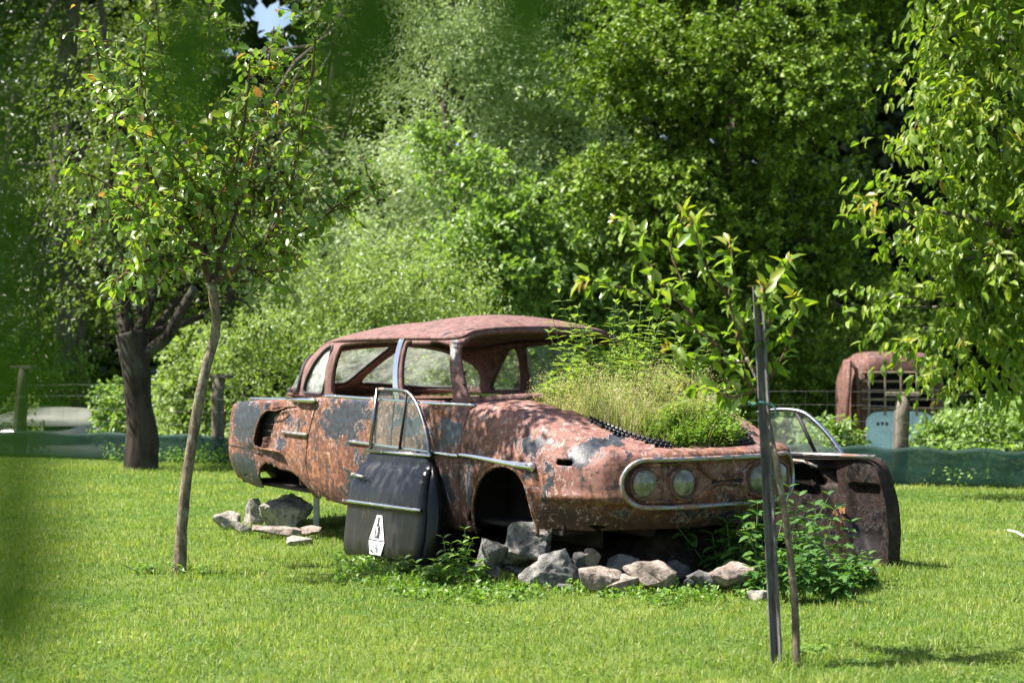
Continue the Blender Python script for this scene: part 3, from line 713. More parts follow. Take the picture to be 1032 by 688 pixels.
def make_car():
    root = thing('car_wreck', 'rusty wrecked saloon car full of weeds, propped on stones on the lawn', 'car', CARO, (0, PIT, -YAW))
    body, rd, fd = car_body(root)
    car_top(root)
    # chrome
    L = MB(); xs = np.linspace(-2.19, -.435, 40); L.tube([surf(x=x, z=.997, out=.002) for x in xs], .013, 6); L.make('belt_moulding', M_CHROME, root, True)
    L = MB(); xs = np.linspace(-2.72, -2.33, 12); L.tube([surf(x=x, z=.715, out=-.026 * sst(-x, 2.45, 2.95) + .008) for x in xs], .014, 6); L.make('chrome_strip', M_CHROME2, root, True)
    L = MB(); xs = np.linspace(-1.75, -.44, 40); L.tube([surf(x=x, z=.70 - .012 * (x + 1.2), out=.006) for x in xs], .0125, 6); L.make('chrome_strip', M_CHROME, fd, True)
    L = MB(); xs = np.r_[np.linspace(-.425, .2, 26), .26, .30, .305]
    rr = np.r_[np.linspace(.0125, .027, 26), .029, .029, .012]
    L.tube([surf(x=x, z=.70 - .028 * sst(np.array(x), -.4, .3), out=.012) for x in xs], rr, 8); L.make('chrome_strip', M_CHROME, root, True)
    L = MB(); xs = np.linspace(-3.47, -2.22, 36)
    P = np.array([surf(x=x, z=.928 + .024 * (x + 3.47) / 1.25 * 1.4, out=.004 + .018 * sst(np.array(x), -3.3, -2.5)) for x in xs])
    L.tube(P, np.r_[.008, np.linspace(.015, .026, 33), .022, .006], 8, flat=.8); L.make('fin_moulding', M_CHROME, root, True)
    # lower lip of the scoop
    L = MB(); pz = z1((245, 412), (290, 414), (340, 420), (385, 428), (400, 432)); L.tube([surf(x=a, z=b, out=.0 + .01 * k) for k, (a, b) in enumerate(pz)], [.012, .018, .02, .016, .006], 8, flat=.55)
    o = L.make('scoop_lip', M_BODY, root, True)
    L = MB(); e = z1((400, 176), (348, 192), (318, 190), (285, 196), (256, 240), (236, 318), (229, 372), (240, 402), (262, 408)); L.tube([surf(x=a, z=b, out=.026) for a, b in spline(e, 5)], .006, 6); L.make('scoop_rim', M_BODY, root, True)
    L = MB(); L.box((-2.93, -.862, .715), (.24, .004, .135), Matrix.Rotation(-.07, 3, 'Z'))  # black sheet and slats behind the hole stand in for its shaded inside
    for z in (.66, .71, .76): L.box((-2.98, -.872, z), (.07, .008, .005))
    L.make('scoop_shade_panel', M_UNDER, root)
    # tail seam
    L = MB(); xs = np.linspace(-3.70, -3.06, 20); L.tube([surf(x=x, z=.565 - .03 * sst(np.array(x), -3.3, -3.06), out=-.003) for x in xs], .007, 5); L.make('tail_seam', M_UNDER, root, True)
    # arch rim
    L = MB(); L.tube([surf(x=float(a), z=float(b), out=.02) for a, b in ARCH[4:-5]], .010, 6); o = L.make('arch_rim', M_BODY, root, True)
    # windscreen pillar seals, bright cover of the middle pillar
    L = MB(); t = np.linspace(.0, .97, 12); A = green(np.full(12, 4.0), t, -1, .012); W2 = np.array([.033, 0, 0])
    V = np.concatenate([A - W2 * .9, A + W2 * .8, A + W2 * .8 + [0, .03, 0], A - W2 * .9 + [0, .03, 0]])
    q = []
    for a in range(11):
        for b in range(4): q.append([b * 12 + a, ((b + 1) % 4) * 12 + a, ((b + 1) % 4) * 12 + a + 1, b * 12 + a + 1])
    L.add(V, q + [[0, 12, 24, 36], [11, 47, 35, 23]]); L.make('pillar_cover', M_CHROME, root)
    # lamp oval
    oy, oz, a, b = .015, .605, .68, .135; st = a - b; pts = []
    for t in np.linspace(-np.pi / 2, np.pi / 2, 15): pts.append((oy + st + b * math.cos(t), oz + b * math.sin(t)))
    for s in np.linspace(.95, -.95, 24): pts.append((oy + st * s, oz + b))
    for t in np.linspace(np.pi / 2, 3 * np.pi / 2, 15): pts.append((oy - st + b * math.cos(t), oz + b * math.sin(t)))
    for s in np.linspace(-.95, .95, 24): pts.append((oy + st * s, oz - b))
    P = np.array([surf(y=y, z=z, out=.004) for y, z in pts])
    build('lamp_surround', *tube(P, .0145, 8, closed=True), M_CHROME2, root, True)
    # lamps
    mg = NT('lamp_glass'); oo = mg.co(); f = mg.ss(mg.noise(oo, 18, 6, .7), .35, .7)
    MGL = mg.done(mg.pbr(mg.mix(f, (.095, .095, .068), (.27, .26, .19)), .22, 0, mg.bump(mg.n('ShaderNodeTexWave', {'Vector': mg.map(oo, (.6, 1, 0)), 'Scale': 22.0}).outputs['Fac'], .25, .01), .7, **{'Coat Weight': .12}))
    for y, r in ((-.545, .083), (-.315, .083), (.285, .083), (.52, .083)):
        p = surf(y=y, z=.605, out=-.036)
        k = np.interp(abs(y), HP[:KH // 2, 1], np.arange(KH // 2)); N = HN[int(k)] * [1, np.sign(y)]
        N = norm(np.array([N[0] + .8, N[1] * .6, 0])); sd = np.array([-N[1], N[0], 0]); up = np.array([0, 0, 1.0])
        a = np.arange(28) / 28 * 2 * np.pi; V = []
        for q, dd in ((1.0, 0), (.92, .012), (.75, .024), (.5, .034), (.25, .040), (.02, .042)):
            V.append(p + N * (.006 + dd) + r * q * (np.cos(a)[:, None] * sd + np.sin(a)[:, None] * up))
        V = np.concatenate(V); i = np.arange(5)[:, None]; j = np.arange(28)[None]; j2 = (j + 1) % 28
        F = np.stack([i * 28 + j, i * 28 + j2, (i + 1) * 28 + j2, (i + 1) * 28 + j], -1).reshape(-1, 4)
        hl = build('headlight', V, F, MGL, root, True)
        build('rim', *tube(p + N * .01 + (r + .008) * (np.cos(a)[:, None] * sd + np.sin(a)[:, None] * up), .011, 8, closed=True), M_DARKRUST, hl, True, {'paint': np.full(28 * 8, -.3), 'pink': np.full(28 * 8, .8)})
    # raised lobes round the lamp pairs and the bar between them
    L = MB()
    for sg in (-1, 1):
        c = -.41 if sg < 0 else .41
        q = [(c + sg * .2, .605 + .10), (c - sg * .05, .605 + .105), (c - sg * .20, .605 + .085), (c - sg * .29, .605 + .03), (c - sg * .36, .605 + .014), (.02, .605 + .013)]
        q = spline(np.array(q), 5)
        for m in (1, -1): L.tube([surf(y=y, z=.605 + m * (z - .605), out=-.030) for y, z in q], .012, 6, flat=1)
    o = L.make('grille_ridge', M_BODY, root, True)
    L = MB()
    L.tube([surf(y=y, z=.605, out=-.034) for y in np.linspace(-.10, .14, 12)], .011, 6); L.make('grille_groove', M_UNDER, root, True)
    # inside and underneath
    L = MB(); L.box((-1.55, 0, .30), (2.0, .80, .012)); L.make('floor_pan', M_UNDER, root)
    L = MB(); L.box((-.50, 0, .66), (.012, .80, .36)); L.box((-.62, 0, .93), (.14, .78, .05), bev=.03); L.make('dashboard', M_DARKRUST, root)
    L = MB(); L.box((-2.75, 0, .62), (.012, .78, .30), rot=Matrix.Rotation(-.25, 3, 'Y')); L.box((-3.0, 0, .93), (.30, .70, .012)); L.make('rear_bulkhead', M_BODY, root)
    for s in (-1, 1):
        L = MB(); L.box((.0, s * .52, .56), (.46, .012, .36)); L.box((-.45, s * .70, .55), (.010, .19, .30)); L.box((.45, s * .66, .52), (.010, .14, .20))
        for k in range(7): L.tube([(-.26 + k * .09, s * .53, .24), (-.26 + k * .09, s * .53, .64)], .012, 5)
        L.make('wheel_well', M_UNDER, root)
    L = MB(); L.box((-.1, 0, .40), (.75, .40, .06), bev=.03); L.tube([(0, -.6, .36), (0, .6, .36)], .04, 8); L.tube([(-2.7, -.6, .36), (-2.7, .6, .36)], .05, 8); L.tube([(-2.2, -.35, .30), (.7, -.35, .32)], .045, 6); L.tube([(-2.2, .35, .30), (.7, .35, .32)], .045, 6); L.box((-3.2, 0, .42), (.5, .55, .12), bev=.05)
    L.box((-1.3, -.62, .12), (.55, .05, .16), bev=.02)
    L.make('chassis', M_UNDER, root)
    L = MB(); L.box((.20, 0, .70), (.60, .50, .012)); L.make('bonnet_floor', M_UNDER, root)
    # wiper stalk left lying on the scuttle
    L = MB(); L.tube([(-.36, -.45, 1.05), (-.42, -.2, 1.10), (-.40, .15, 1.13)], .006, 5); L.make('wiper_arm', M_DARKRUST, root)
    return root
CAR = make_car()
# =================================================================== loose doors, stones, fence, far vehicles
def car_to_world(p): return CARO + CM @ np.array(p, float)

def m_blackpaint():
    n = NT('weathered_black_paint'); o = n.co()
    st = n.noise(n.map(o, (9, 9, 1.1)), 2.2, 7, .6); f = n.noise(o, 7, 9, .7)
    c = n.mix(n.ss(st, .42, .7), (.003, .0035, .0045), (.013, .014, .017))
    sp = n.n('ShaderNodeSeparateXYZ', {0: o}).outputs[2]
    dust = n.math('MULTIPLY', n.ss(n.math('ADD', n.math('MULTIPLY', sp, -1.0), n.math('MULTIPLY', f, .5)), -.28, .12), .55)
    c = n.mix(dust, c, (.022, .021, .018))
    c = n.mix(n.ss(n.noise(o, 26, 6, .75), .63, .70), c, (.11, .055, .032)); c = n.mix(n.math('MULTIPLY', n.ss(n.noise(n.map(o, (40, 40, 3)), 2, 4, .7), .62, .70), .5), c, (.10, .10, .10))
    return n.done(n.pbr(c, n.math('ADD', .17, n.math('MULTIPLY', n.ss(st, .3, .7), .3)), 0, n.bump(f, .12, .01), .36))
M_BLACKPAINT = m_blackpaint()
M_STICKER = m_plain('sticker_white', (.70, .70, .68), .5, var=.06, scale=20, bump=.02)
M_INK = m_plain('sticker_ink', (.035, .03, .04), .5, var=.1)
M_INKGREY = m_plain('sticker_grey', (.42, .42, .45), .5, var=.1)

def door_panel(poly, yfun, nz=40, nx=40):
    """grid filled outline in x,z with depth yfun"""
    poly = np.array(poly); zs = np.linspace(poly[:, 1].min() + 1e-4, poly[:, 1].max() - 1e-4, nz); V = []
    for z in zs:
        xs = []
        for i in range(len(poly)):
            (x1, z1_), (x2, z2) = poly[i], poly[(i + 1) % len(poly)]
            if (z1_ > z) != (z2 > z): xs.append(x1 + (x2 - x1) * (z - z1_) / (z2 - z1_))
        a, b = min(xs), max(xs)
        for t in np.linspace(0, 1, nx):
            x = a + (b - a) * t; V.append((x, yfun(x, z, t), z))
    i = np.arange(nz - 1)[:, None]; j = np.arange(nx - 1)[None]
    F = np.stack([i * nx + j, i * nx + j + 1, (i + 1) * nx + j + 1, (i + 1) * nx + j], -1).reshape(-1, 4)
    return np.array(V), F

def black_door():
    x0, _ = flank(346, 545, -1.10)
    root = thing('car_door', 'loose black car door with white sticker, leaning on the flank of the wreck', 'car door', car_to_world((x0, -1.115, -car_to_world((x0, -1.115, 0))[2])), (R(-8), 0, -YAW))
    poly = rounded([(0, 0), (-.005, .30), (.02, .60), (.06, .70), (.83, .70), (.86, .60), (.93, .44), (.945, .20), (.915, 0)], .05, 4)
    zt = np.array([-.1, 0, .04, .10, .33, .37, .46, .54, .60, .625, .66, .70, .8]); yt = np.array([.03, .012, -.012, -.02, -.022, -.03, -.024, .0, .022, .05, .052, .055, .06])
    yf = lambda x, z, t: np.interp(z, zt, yt) + .030 * max(0, abs(t - .5) * 2 - .93) / .07 + .012 * (t - .5) ** 2
    V, F = door_panel(poly, yf); o = build('panel', V, F, M_BLACKPAINT, root, True)
    m = o.modifiers.new('thickness', 'SOLIDIFY'); m.thickness = .012; m.offset = -1
    # inner shell that shows along the front edge
    poly2 = rounded([(.02, .02), (.02, .30), (.04, .60), (.08, .68), (.84, .68), (.90, .58), (.985, .42), (1.0, .20), (.96, .02)], .08, 4)
    V2, F2 = door_panel(poly2, lambda x, z, t: .115 - .05 * abs(t - .5) ** 2); n = len(V2)
    m_ = np.linspace(0, 1, 1)
    ring = []
    for z in np.linspace(.035, .672, 24):
        k = lambda pl: [p for p in (lambda z=z: [pl[i][0] + (pl[(i + 1) % len(pl)][0] - pl[i][0]) * (z - pl[i][1]) / (pl[(i + 1) % len(pl)][1] - pl[i][1]) for i in range(len(pl)) if (pl[i][1] > z) != (pl[(i + 1) % len(pl)][1] > z)])()]
        a, b = k(poly), k(poly2); y_ = yf(0, z, 1.0)
        ring.append([(max(a) - .004, y_ + .006, z), (max(b) - .002, .05, z), (max(b), .085, z), (max(b) - .02, .112, z)])
    ring = np.array(ring).reshape(-1, 3); i = np.arange(23)[:, None]; j = np.arange(3)[None]
    FR = np.stack([i * 4 + j, i * 4 + j + 1, (i + 1) * 4 + j + 1, (i + 1) * 4 + j], -1).reshape(-1, 4)
    build('inner_shell', np.concatenate([V2, ring]), [F2, FR + n], M_BLACKPAINT, root, True)
    L = MB(); L.tube([(.84, .05, .702), (.06, .05, .702)], .012, 6); L.make('sill_moulding', M_CHROME, root, True)
    # window frame, division post, glass
    arc = spline(np.array([(.815, .70), (.775, .79), (.70, .91), (.60, 1.02), (.50, 1.085), (.40, 1.105), (.10, 1.11)]), 6)
    top = [(x, .062, z) for x, z in arc]
    L = MB(); L.tube(top, .0125, 7); L.tube([(.10, .062, 1.115), (.10, .062, .69)], .0125, 7); fr = L.make('window_frame', m_chrome('frame_metal', (.20, .21, .22), .3, .35), root, True)
    L = MB(); L.tube([(.46, .064, 1.10), (.455, .064, .70)], .010, 6); L.tube([(.47, .06, .715), (.80, .06, .715)], .012, 6); L.make('division_post', M_BLACK, fr, True)
    gp = np.array([(.10, .70)] + [tuple(a) for a in arc] + [(.10, 1.11)])
    V, F = door_panel(gp, lambda x, z, t: .066, 12, 12); build('pane', V, F, m_glass('door_glass', .07, (.5, .55, .5), (.80, .90, .86)), fr)
    # handle, strip
    L = MB(); L.tube([(.075, -.005, .535), (.08, -.035, .535), (.20, -.04, .527), (.215, -.02, .525)], [.013, .015, .011, .009], 8); L.make('handle', M_CHROME2, root, True)
    L = MB(); L.tube([(x, -.034, .362) for x in np.linspace(.0, .93, 12)], .0125, 6); L.make('chrome_strip', M_CHROME, root, True)
    # sticker: white lozenge with a bottle, two letters and small print
    cx, y0 = .455, -.0265
    S = lambda pts, y: [(cx + a * 1.0, y, b) for a, b in pts]
    def flat(name, pts, y, mat, par):
        P = S(pts, y); return build(name, P + S(pts, y + .003), [list(range(len(P))), list(range(len(P), 2 * len(P)))[::-1]] + [[i, len(P) + i, len(P) + (i + 1) % len(P), (i + 1) % len(P)] for i in range(len(P))], mat, par)
    st = flat('sticker', [(-.030, .298), (.030, .298), (.088, .142), (-.088, .142)], y0, M_STICKER, root)
    flat('lower_sticker', [(-.094, .134), (.094, .134), (.065, .048), (-.065, .048)], y0, M_STICKER, st)
    flat('bottle', [(-.010, .287), (.010, .287), (.011, .245), (.030, .215), (.030, .153), (-.030, .153), (-.030, .215), (-.011, .245)], y0 - .002, M_INK, st)
    for i, w in enumerate((.055, .05, .04)): flat('small_print', [(-w, .116 - i * .022), (w, .116 - i * .022), (w, .109 - i * .022), (-w, .109 - i * .022)], y0 - .002, M_INKGREY, st)
    for ch, z in (('K', .196), ('F', .162)):
        cu = bpy.data.curves.new('letter', 'FONT'); cu.body = ch; cu.size = .044; cu.align_x = 'CENTER'; cu.extrude = .001; cu.offset = .0008
        t = bpy.data.objects.new('letter', cu); COL.objects.link(t); bpy.context.view_layer.update()
        me = bpy.data.meshes.new_from_object(t.evaluated_get(bpy.context.evaluated_depsgraph_get())); bpy.data.objects.remove(t)
        me.materials.clear(); me.materials.append(M_STICKER)
        t = bpy.data.objects.new('letter', me); COL.objects.link(t); t.parent = st; t.location = (cx, y0 - .004, z); t.rotation_euler = (R(90), 0, 0)
black_door()

def rusty_door():
    a = gnd(760, 560); y1 = 11.25; A = np.array([(760 - 516) / FOC * y1, y1, 0]); y2 = 10.42; Bq = np.array([(897 - 516) / FOC * y2, y2, 0])
    Ln = np.linalg.norm(Bq - A); ang = math.atan2(Bq[1] - A[1], Bq[0] - A[0])
    root = thing('car_door', 'dark rusty car door, inner side out, in the nettles at the nose of the wreck', 'car door', A, (R(3), 0, ang))
    k = Ln / 1.0
    poly = rounded([(0, 0), (0, .40), (.02, .60), (.05, .655), (.88, .67), (.93, .62), (.985, .40), (1.0, .20), (.985, -.01)], .05, 4) * [k, 1.0]
    # outer skin and dark inner face with pressed ribs
    mt = m_rust('door_inner_rust', seed=2.2, dark=.085, paint=(.008, .007, .007), rimk=.15)
    V, F = door_panel(poly, lambda x, z, t: .11 + .02 * math.sin(z / .67 * math.pi)); build('outer_panel', V, F, mt, root, True, {'paint': np.full(len(V), .12), 'pink': np.full(len(V), .1)})
    def yin(x, z, t):
        x /= k
        y = .03
        c = .30 + .42 * (1 - (max(z, 0) / .66)) ** .7                  # curved flange sweeping down to the lower edge
        y -= .055 * math.exp(-((x - c - .10) / .035) ** 2)
        y += .045 * (1 / (1 + math.exp((x - c) / .02))) * (z < .60)
        y += .030 * float(sst(np.array(x), .68 + .1 * (.5 - z), .74 + .1 * (.5 - z)) * (1 - sst(np.array(x), .90, .95)) * sst(np.array(z), .04, .20) * (1 - sst(np.array(z), .47, .52)))
        if .45 < x < .62 and .48 < z < .58: y += .04
        return y
    V, F = door_panel(poly * [.985, .985], yin, 60, 70); o = build('inner_panel', V, F, mt, root, True, {'paint': np.full(len(V), .16) - .2 * (np.abs(V[:, 0] - .72) < .05), 'pink': np.full(len(V), .2)})
    V1 = [(p[0], .12, p[1]) for p in poly]; V2 = [(p[0] * .985, .02, p[1] * .985) for p in poly]; n = len(poly)
    build('edge', V1 + V2, [[i, (i + 1) % n, n + (i + 1) % n, n + i] for i in range(n)], mt, root, True, {'paint': np.full(2 * n, .1), 'pink': np.full(2 * n, .2)})
    L = MB(); L.tube([(.03 * k, .03, .665), (.90 * k, .03, .68)], .016, 6); L.tube([(.12 * k, .0, .645), (.42 * k, -.01, .63), (.52 * k, -.015, .60)], .012, 6); L.make('sill_flange', M_CHROME2, root, True)
    arc = spline(np.array([(.02, .93), (.20, .955), (.36, .945), (.46, .89), (.57, .79), (.66, .675)]) * [k, 1.0], 6)
    L = MB(); L.tube([(x, .05, z) for x, z in arc], .016, 7); fr = L.make('window_frame', M_CHROME, root, True)
    L = MB(); L.tube([(.33 * k, .05, .94), (.47 * k, .05, .665)], .013, 6); L.make('division_post', M_BLACK, fr, True)
    gp = np.array([(.02 * k, .66)] + [tuple(q) for q in arc[::-1]][::1] ) if False else np.array([(.02 * k, .66)] + [tuple(q) for q in arc])
    V, F = door_panel(gp, lambda x, z, t: .055, 14, 14); build('pane', V, F, M_GLASS, fr)
    L = MB(); g = np.random.default_rng(3)
    for i in range(9): L.box((.66 * k + g.normal(0, .014), -.012, .33 + g.normal(0, .022)), (.018, .006, .009), Matrix.Rotation(g.uniform(0, 3), 3, 'Y'))
    L.make('lock_remains', m_plain('flaky_rust', (.32, .15, .07), .95), root)
rusty_door()

# ------------------------------------------------------------------ stones
def m_stone(name, a, b):
    n = NT(name); o = n.co(); f = n.noise(o, 5, 9, .65, .3); h = n.noise(o, 28, 7, .7)
    c = n.mix(n.ss(f, .42, .58), a, b); c = n.mix(n.math('MULTIPLY', n.ss(h, .50, .62), .6), c, tuple(x * .35 for x in a)); c = n.mix(n.math('MULTIPLY', n.ss(n.noise(o, 9, 5, .6), .58, .68), .5), c, (.13, .14, .07))
    return n.done(n.pbr(c, .92, 0, n.bump(n.math('ADD', n.math('MULTIPLY', f, .6), n.math('MULTIPLY', h, .8)), 1.0, .035), .2))
S_GREY = m_stone('grey_stone', (.135, .132, .122), (.29, .28, .255)); S_PINK = m_stone('pinkish_stone', (.22, .18, .152), (.40, .33, .285)); S_PALE = m_stone('pale_stone', (.27, .25, .215), (.45, .415, .355)); S_DARK = m_stone('dark_stone', (.08, .08, .08), (.17, .17, .165))
def stone(u, vb, w, h, mat, label, seed, deep=.8, tilt=0.0, sharp=1.0, group='stones piled round the wreck', yd=None):
    g = np.random.default_rng(seed); b = gnd(u, vb) if yd is None else at(u, yd, v=vb); s = b[1] / FOC; W_, H_ = w * s, h * s
    bm = bmesh.new()
    for i in range(13):
        d = norm(g.normal(size=3)); d = d / np.abs(d).max() ** (.45 * sharp)
        bm.verts.new(d * [W_ * .52, W_ * .5 * deep, H_ * .60] * g.uniform(.85, 1.1))
    bmesh.ops.convex_hull(bm, input=bm.verts)
    bmesh.ops.delete(bm, geom=[v for v in bm.verts if not v.link_faces], context='VERTS')
    bmesh.ops.bevel(bm, geom=list(bm.edges), offset=min(W_, H_) * .05, segments=2, affect='EDGES', profile=.6)
    bmesh.ops.triangulate(bm, faces=bm.faces[:])
    for _ in range(4): bmesh.ops.subdivide_edges(bm, edges=[e for e in bm.edges if e.calc_length() > .020], cuts=1, use_grid_fill=True); bmesh.ops.triangulate(bm, faces=bm.faces[:])
    bm.verts.index_update(); V = np.array([v.co[:] for v in bm.verts]); F = np.array([[v.index for v in f.verts] for f in bm.faces]); bm.free()
    nr = norm(V); V = V + nr * ((sinnoise(V, seed, 5, 3) * .013 + (np.abs(sinnoise(V, seed + 1, 11, 3)) - .3) * .006) * min(W_, H_) / .12)[:, None]
    Rt = np.array(Matrix.Rotation(tilt, 3, 'Y')); V = V @ Rt.T
    ez = V[:, 2].max() - V[:, 2].min(); V[:, 2] *= H_ * 1.12 / ez; ex = V[:, 0].max() - V[:, 0].min(); V[:, 0] *= W_ / ex
    V[:, 2] -= V[:, 2].min() + H_ * .12; V[:, 0] -= (V[:, 0].max() + V[:, 0].min()) / 2
    o = build('stone', V, F, mat, None, False, loc=b + [0, W_ * .5 * deep * .5, 0])
    o.data.polygons.foreach_set('use_smooth', [True] * len(o.data.polygons)); o.data.set_sharp_from_angle(angle=R(24))
    return tag(o, label, 'stone', group)
SM = 'small stone half sunk among the pile in front of the wreck'
for i, a in enumerate([
    (531, 569, 52, 43, S_GREY, 'big rounded grey boulder right under the front wheel arch', .9, .2),
    (556, 593, 68, 38, S_GREY, 'large flat faced grey stone with a pointed top in front of the boulder', .7, -.35),
    (499, 572, 40, 30, S_GREY, 'grey slab stone left of the boulder, behind the leafy weed', .8, .1),
    (489, 584, 32, 18, S_DARK, 'dull brown stone at the foot of the leafy weed', .8, .0),
    (597, 577, 20, 25, S_PINK, 'small upright pinkish stone with a pointed top', .8, .3),
    (606, 594, 46, 22, S_PINK, 'squat pinkish stone in the middle of the front row', .8, .05),
    (632, 597, 40, 19, S_PINK, 'low pinkish stone beside the tilted slab', .8, -.1),
    (656, 595, 56, 30, S_PINK, 'long brownish slab tilted down to the right in the front row', .5, .62),
    (628, 575, 34, 16, S_GREY, 'flat grey stone behind the tilted slab', .8, .05),
    (682, 584, 32, 26, S_DARK, 'dark shaded stone under the broad nettle leaves', .8, .1),
    (708, 594, 32, 20, S_GREY, 'bluish grey stone left of the pinkish wedge', .8, .0),
    (741, 598, 54, 30, S_PINK, 'pinkish wedge shaped stone beside the metal stake', .8, -.4),
    (766, 604, 26, 9, S_PALE, 'low pale stone in the grass behind the metal stake', .8, .0),
    (878, 580, 18, 9, S_PALE, 'single pale pebble at the foot of the rusty door', .8, .0),
    (583, 574, 16, 18, S_DARK, SM, .8, .2), (668, 580, 18, 14, S_DARK, SM, .8, .2), (570, 596, 18, 8, S_GREY, SM, .8, .1), (697, 592, 16, 10, S_DARK, SM, .8, .0), (520, 580, 26, 10, S_GREY, SM, .8, .1),
    (288, 534, 60, 36, S_PALE, 'largest pale stone of the heap under the tail of the wreck', .9, -.15),
    (256, 530, 22, 28, S_PALE, 'upright pale stone leaning on the large stone under the tail', .8, .3),
    (228, 533, 28, 18, S_PALE, 'leftmost whitish stone of the heap under the tail', .8, .1),
    (243, 538, 22, 14, S_PALE, 'little whitish stone second from the left under the tail', .8, .0),
    (280, 543, 56, 13, S_PINK, 'long flat stone lying before the large one under the tail', .7, .12),
    (313, 543, 22, 13, S_PINK, 'small pinkish stone beside the grey prop post', .8, .0),
    (300, 549, 30, 9, S_PALE, 'low stone sunk in the grass before the prop post', .8, .0)]):
    stone(*a[:6], 100 + i, a[6], a[7], yd=(9.32 if 590 < a[0] < 760 else None) if (a[1] > 585 or a[0] < 330 or a[0] > 850) else (9.75 if a[0] < 560 else 9.62))
# prop post under the sill
b = gnd(319, 536)
L = MB(); L.box((0, 0, .20), (.022, .016, .24), bev=.004); L.box((0, 0, -.01), (.06, .05, .02), bev=.005)
o = L.make('prop_post', m_plain('galvanised', (.33, .36, .38), .45, .7, var=.2)); o.location = b; tag(o, 'grey metal post propping up the rear of the wreck', 'post')
# wooden blocks under the middle of the car
L = MB(); p = car_to_world((-1.55, -.55, 0)); p[2] = 0
for k in range(3): L.box((0, 0, .05 + k * .085), (.40, .12, .04), Matrix.Rotation(.1 * k, 3, 'Z'), bev=.008)
o = L.make('timber_block', m_bark('old_timber', (.035, .028, .022), (.10, .08, .06), 14, 1)); o.location = p; o.rotation_euler = (0, 0, -YAW + .1); tag(o, 'dark stacked timber blocks bearing the middle of the wreck', 'timber block')
# a bleached stick on the grass
L = MB(); a, b = gnd(1016, 541), gnd(1034, 547); L.tube([a + [0, 0, .05], (a + b) / 2 + [0, 0, .055], b + [0, 0, .04]], [.008, .010, .006], 6)
o = L.make('stick', m_plain('bleached_wood', (.55, .52, .45), .8)); tag(o, 'short bleached stick lying on the lawn at the right edge', 'stick')

# ------------------------------------------------------------------ fence
FD = norm(np.array([10.1, -4.7, 0])); 
def fpt(u):
    k = (u - 516) / FOC; t = (k * 21.7 + 5.8) / (10.1 + 4.7 * k); return np.array([-5.8 + t * 10.1, 21.7 - 4.7 * t, 0])
M_POST = m_bark('grey_post', (.075, .062, .05), (.19, .165, .135), 16, .15)
FW = thing('wire_fence', 'wire mesh fence on weathered wooden posts along the back of the lawn', 'fence', (0, fence_y(0), 0))
fo = np.array([0, fence_y(0), 0])
for u, top, lean, cap in ((-180, 372, .0, 1), (18, 372, .06, 1), (220, 381, .0, 1), (400, 392, .0, 0), (560, 395, 0, 0), (720, 398, 0, 0), (904, 399, .07, 1), (1110, 400, 0, 1)):
    p = fpt(u); h = EYE + (HOR - top) / FOC * p[1]
    L = MB(); q = p - fo; g = np.random.default_rng(int(u + 500))
    pts = np.array([q + [lean * h * t + g.normal(0, .006), 0, -.3 + (h + .3) * t] for t in np.linspace(0, 1, 7)])
    V, F = tube(pts, np.linspace(.085, .075, 7), 9); V = V + norm(V - np.array([q[0], q[1], 0]) * [1, 1, 0] - np.c_[V[:, :2] * 0, V[:, 2]])*(sinnoise(V, 4, 3)[:, None] * .006); L.add(V, F)
    po = L.make('post', M_POST, FW, True)
    if cap:
        L = MB(); L.box(pts[-1] + [0, 0, .02], (.17, .07, .022), Matrix.Rotation(math.atan2(FD[1], FD[0]) + .1, 3, 'Z'), bev=.006); L.make('cap', M_POST, po)
L = MB(); a, b = fpt(-300), fpt(1200); n = int(np.linalg.norm(b - a) / .22)
for h in (.30, .48, .64, .80, .94): L.tube([a + (b - a) * t - fo + [0, -.09, h + .012 * math.sin(t * 40)] for t in np.linspace(0, 1, 60)], .0013, 4)
for i in range(n):
    q = a + (b - a) * i / n - fo; L.tube([q + [0, -.09, .02], q + [.012 * math.sin(i * 1.7), -.09, .95]], .0011, 4)
L.make('wire_mesh', m_plain('fence_wire', (.06, .065, .065), .6, .4), FW)
def netting(name, label, u0, u1, h, off, seed):
    a, b = fpt(u0), fpt(u1); n = 160; V = []
    for i in range(n + 1):
        p = a + (b - a) * i / n; w = .008 * math.sin(i * .37 + seed)
        for k in range(9):
            t = k / 8; V.append(p + np.array([0, off + w * math.sin(t * 3) + .003 * math.sin(i * 1.1 + k), .01 + (h + .015 * math.sin(i * .35 + seed)) * t]))
    i = np.arange(n)[:, None]; j = np.arange(8)[None]; F = np.stack([i * 9 + j, (i + 1) * 9 + j, (i + 1) * 9 + j + 1, i * 9 + j + 1], -1).reshape(-1, 4)
    m = NT(name + '_fabric'); o = m.co(); f = m.noise(m.map(o, (.5, .5, 5)), 2.5, 5, .6)
    c = m.mix(m.ss(f, .35, .65), (.008, .036, .030), (.018, .062, .050))
    d = m.pbr(c, .65, spec=.25); t = m.n('ShaderNodeBsdfTranslucent', {'Color': (.012, .08, .06)}).outputs[0]; tr = m.n('ShaderNodeBsdfTransparent').outputs[0]
    s = m.n('ShaderNodeMixShader', {0: .35, 1: d, 2: t}).outputs[0]
    mat = m.done(m.n('ShaderNodeMixShader', {0: .26, 1: s, 2: tr}).outputs[0])
    o = build(name, np.array(V), F, mat, None, True); md = o.modifiers.new('thickness', 'SOLIDIFY'); md.thickness = .004
    return tag(o, label, 'netting')
netting('shade_netting', 'dark green shade netting along the foot of the fence left of the wreck', -300, 330, .335, -.13, 0)
netting('shade_netting', 'dark green shade netting along the foot of the fence right of the wreck', 700, 1250, .38, -.13, 2)

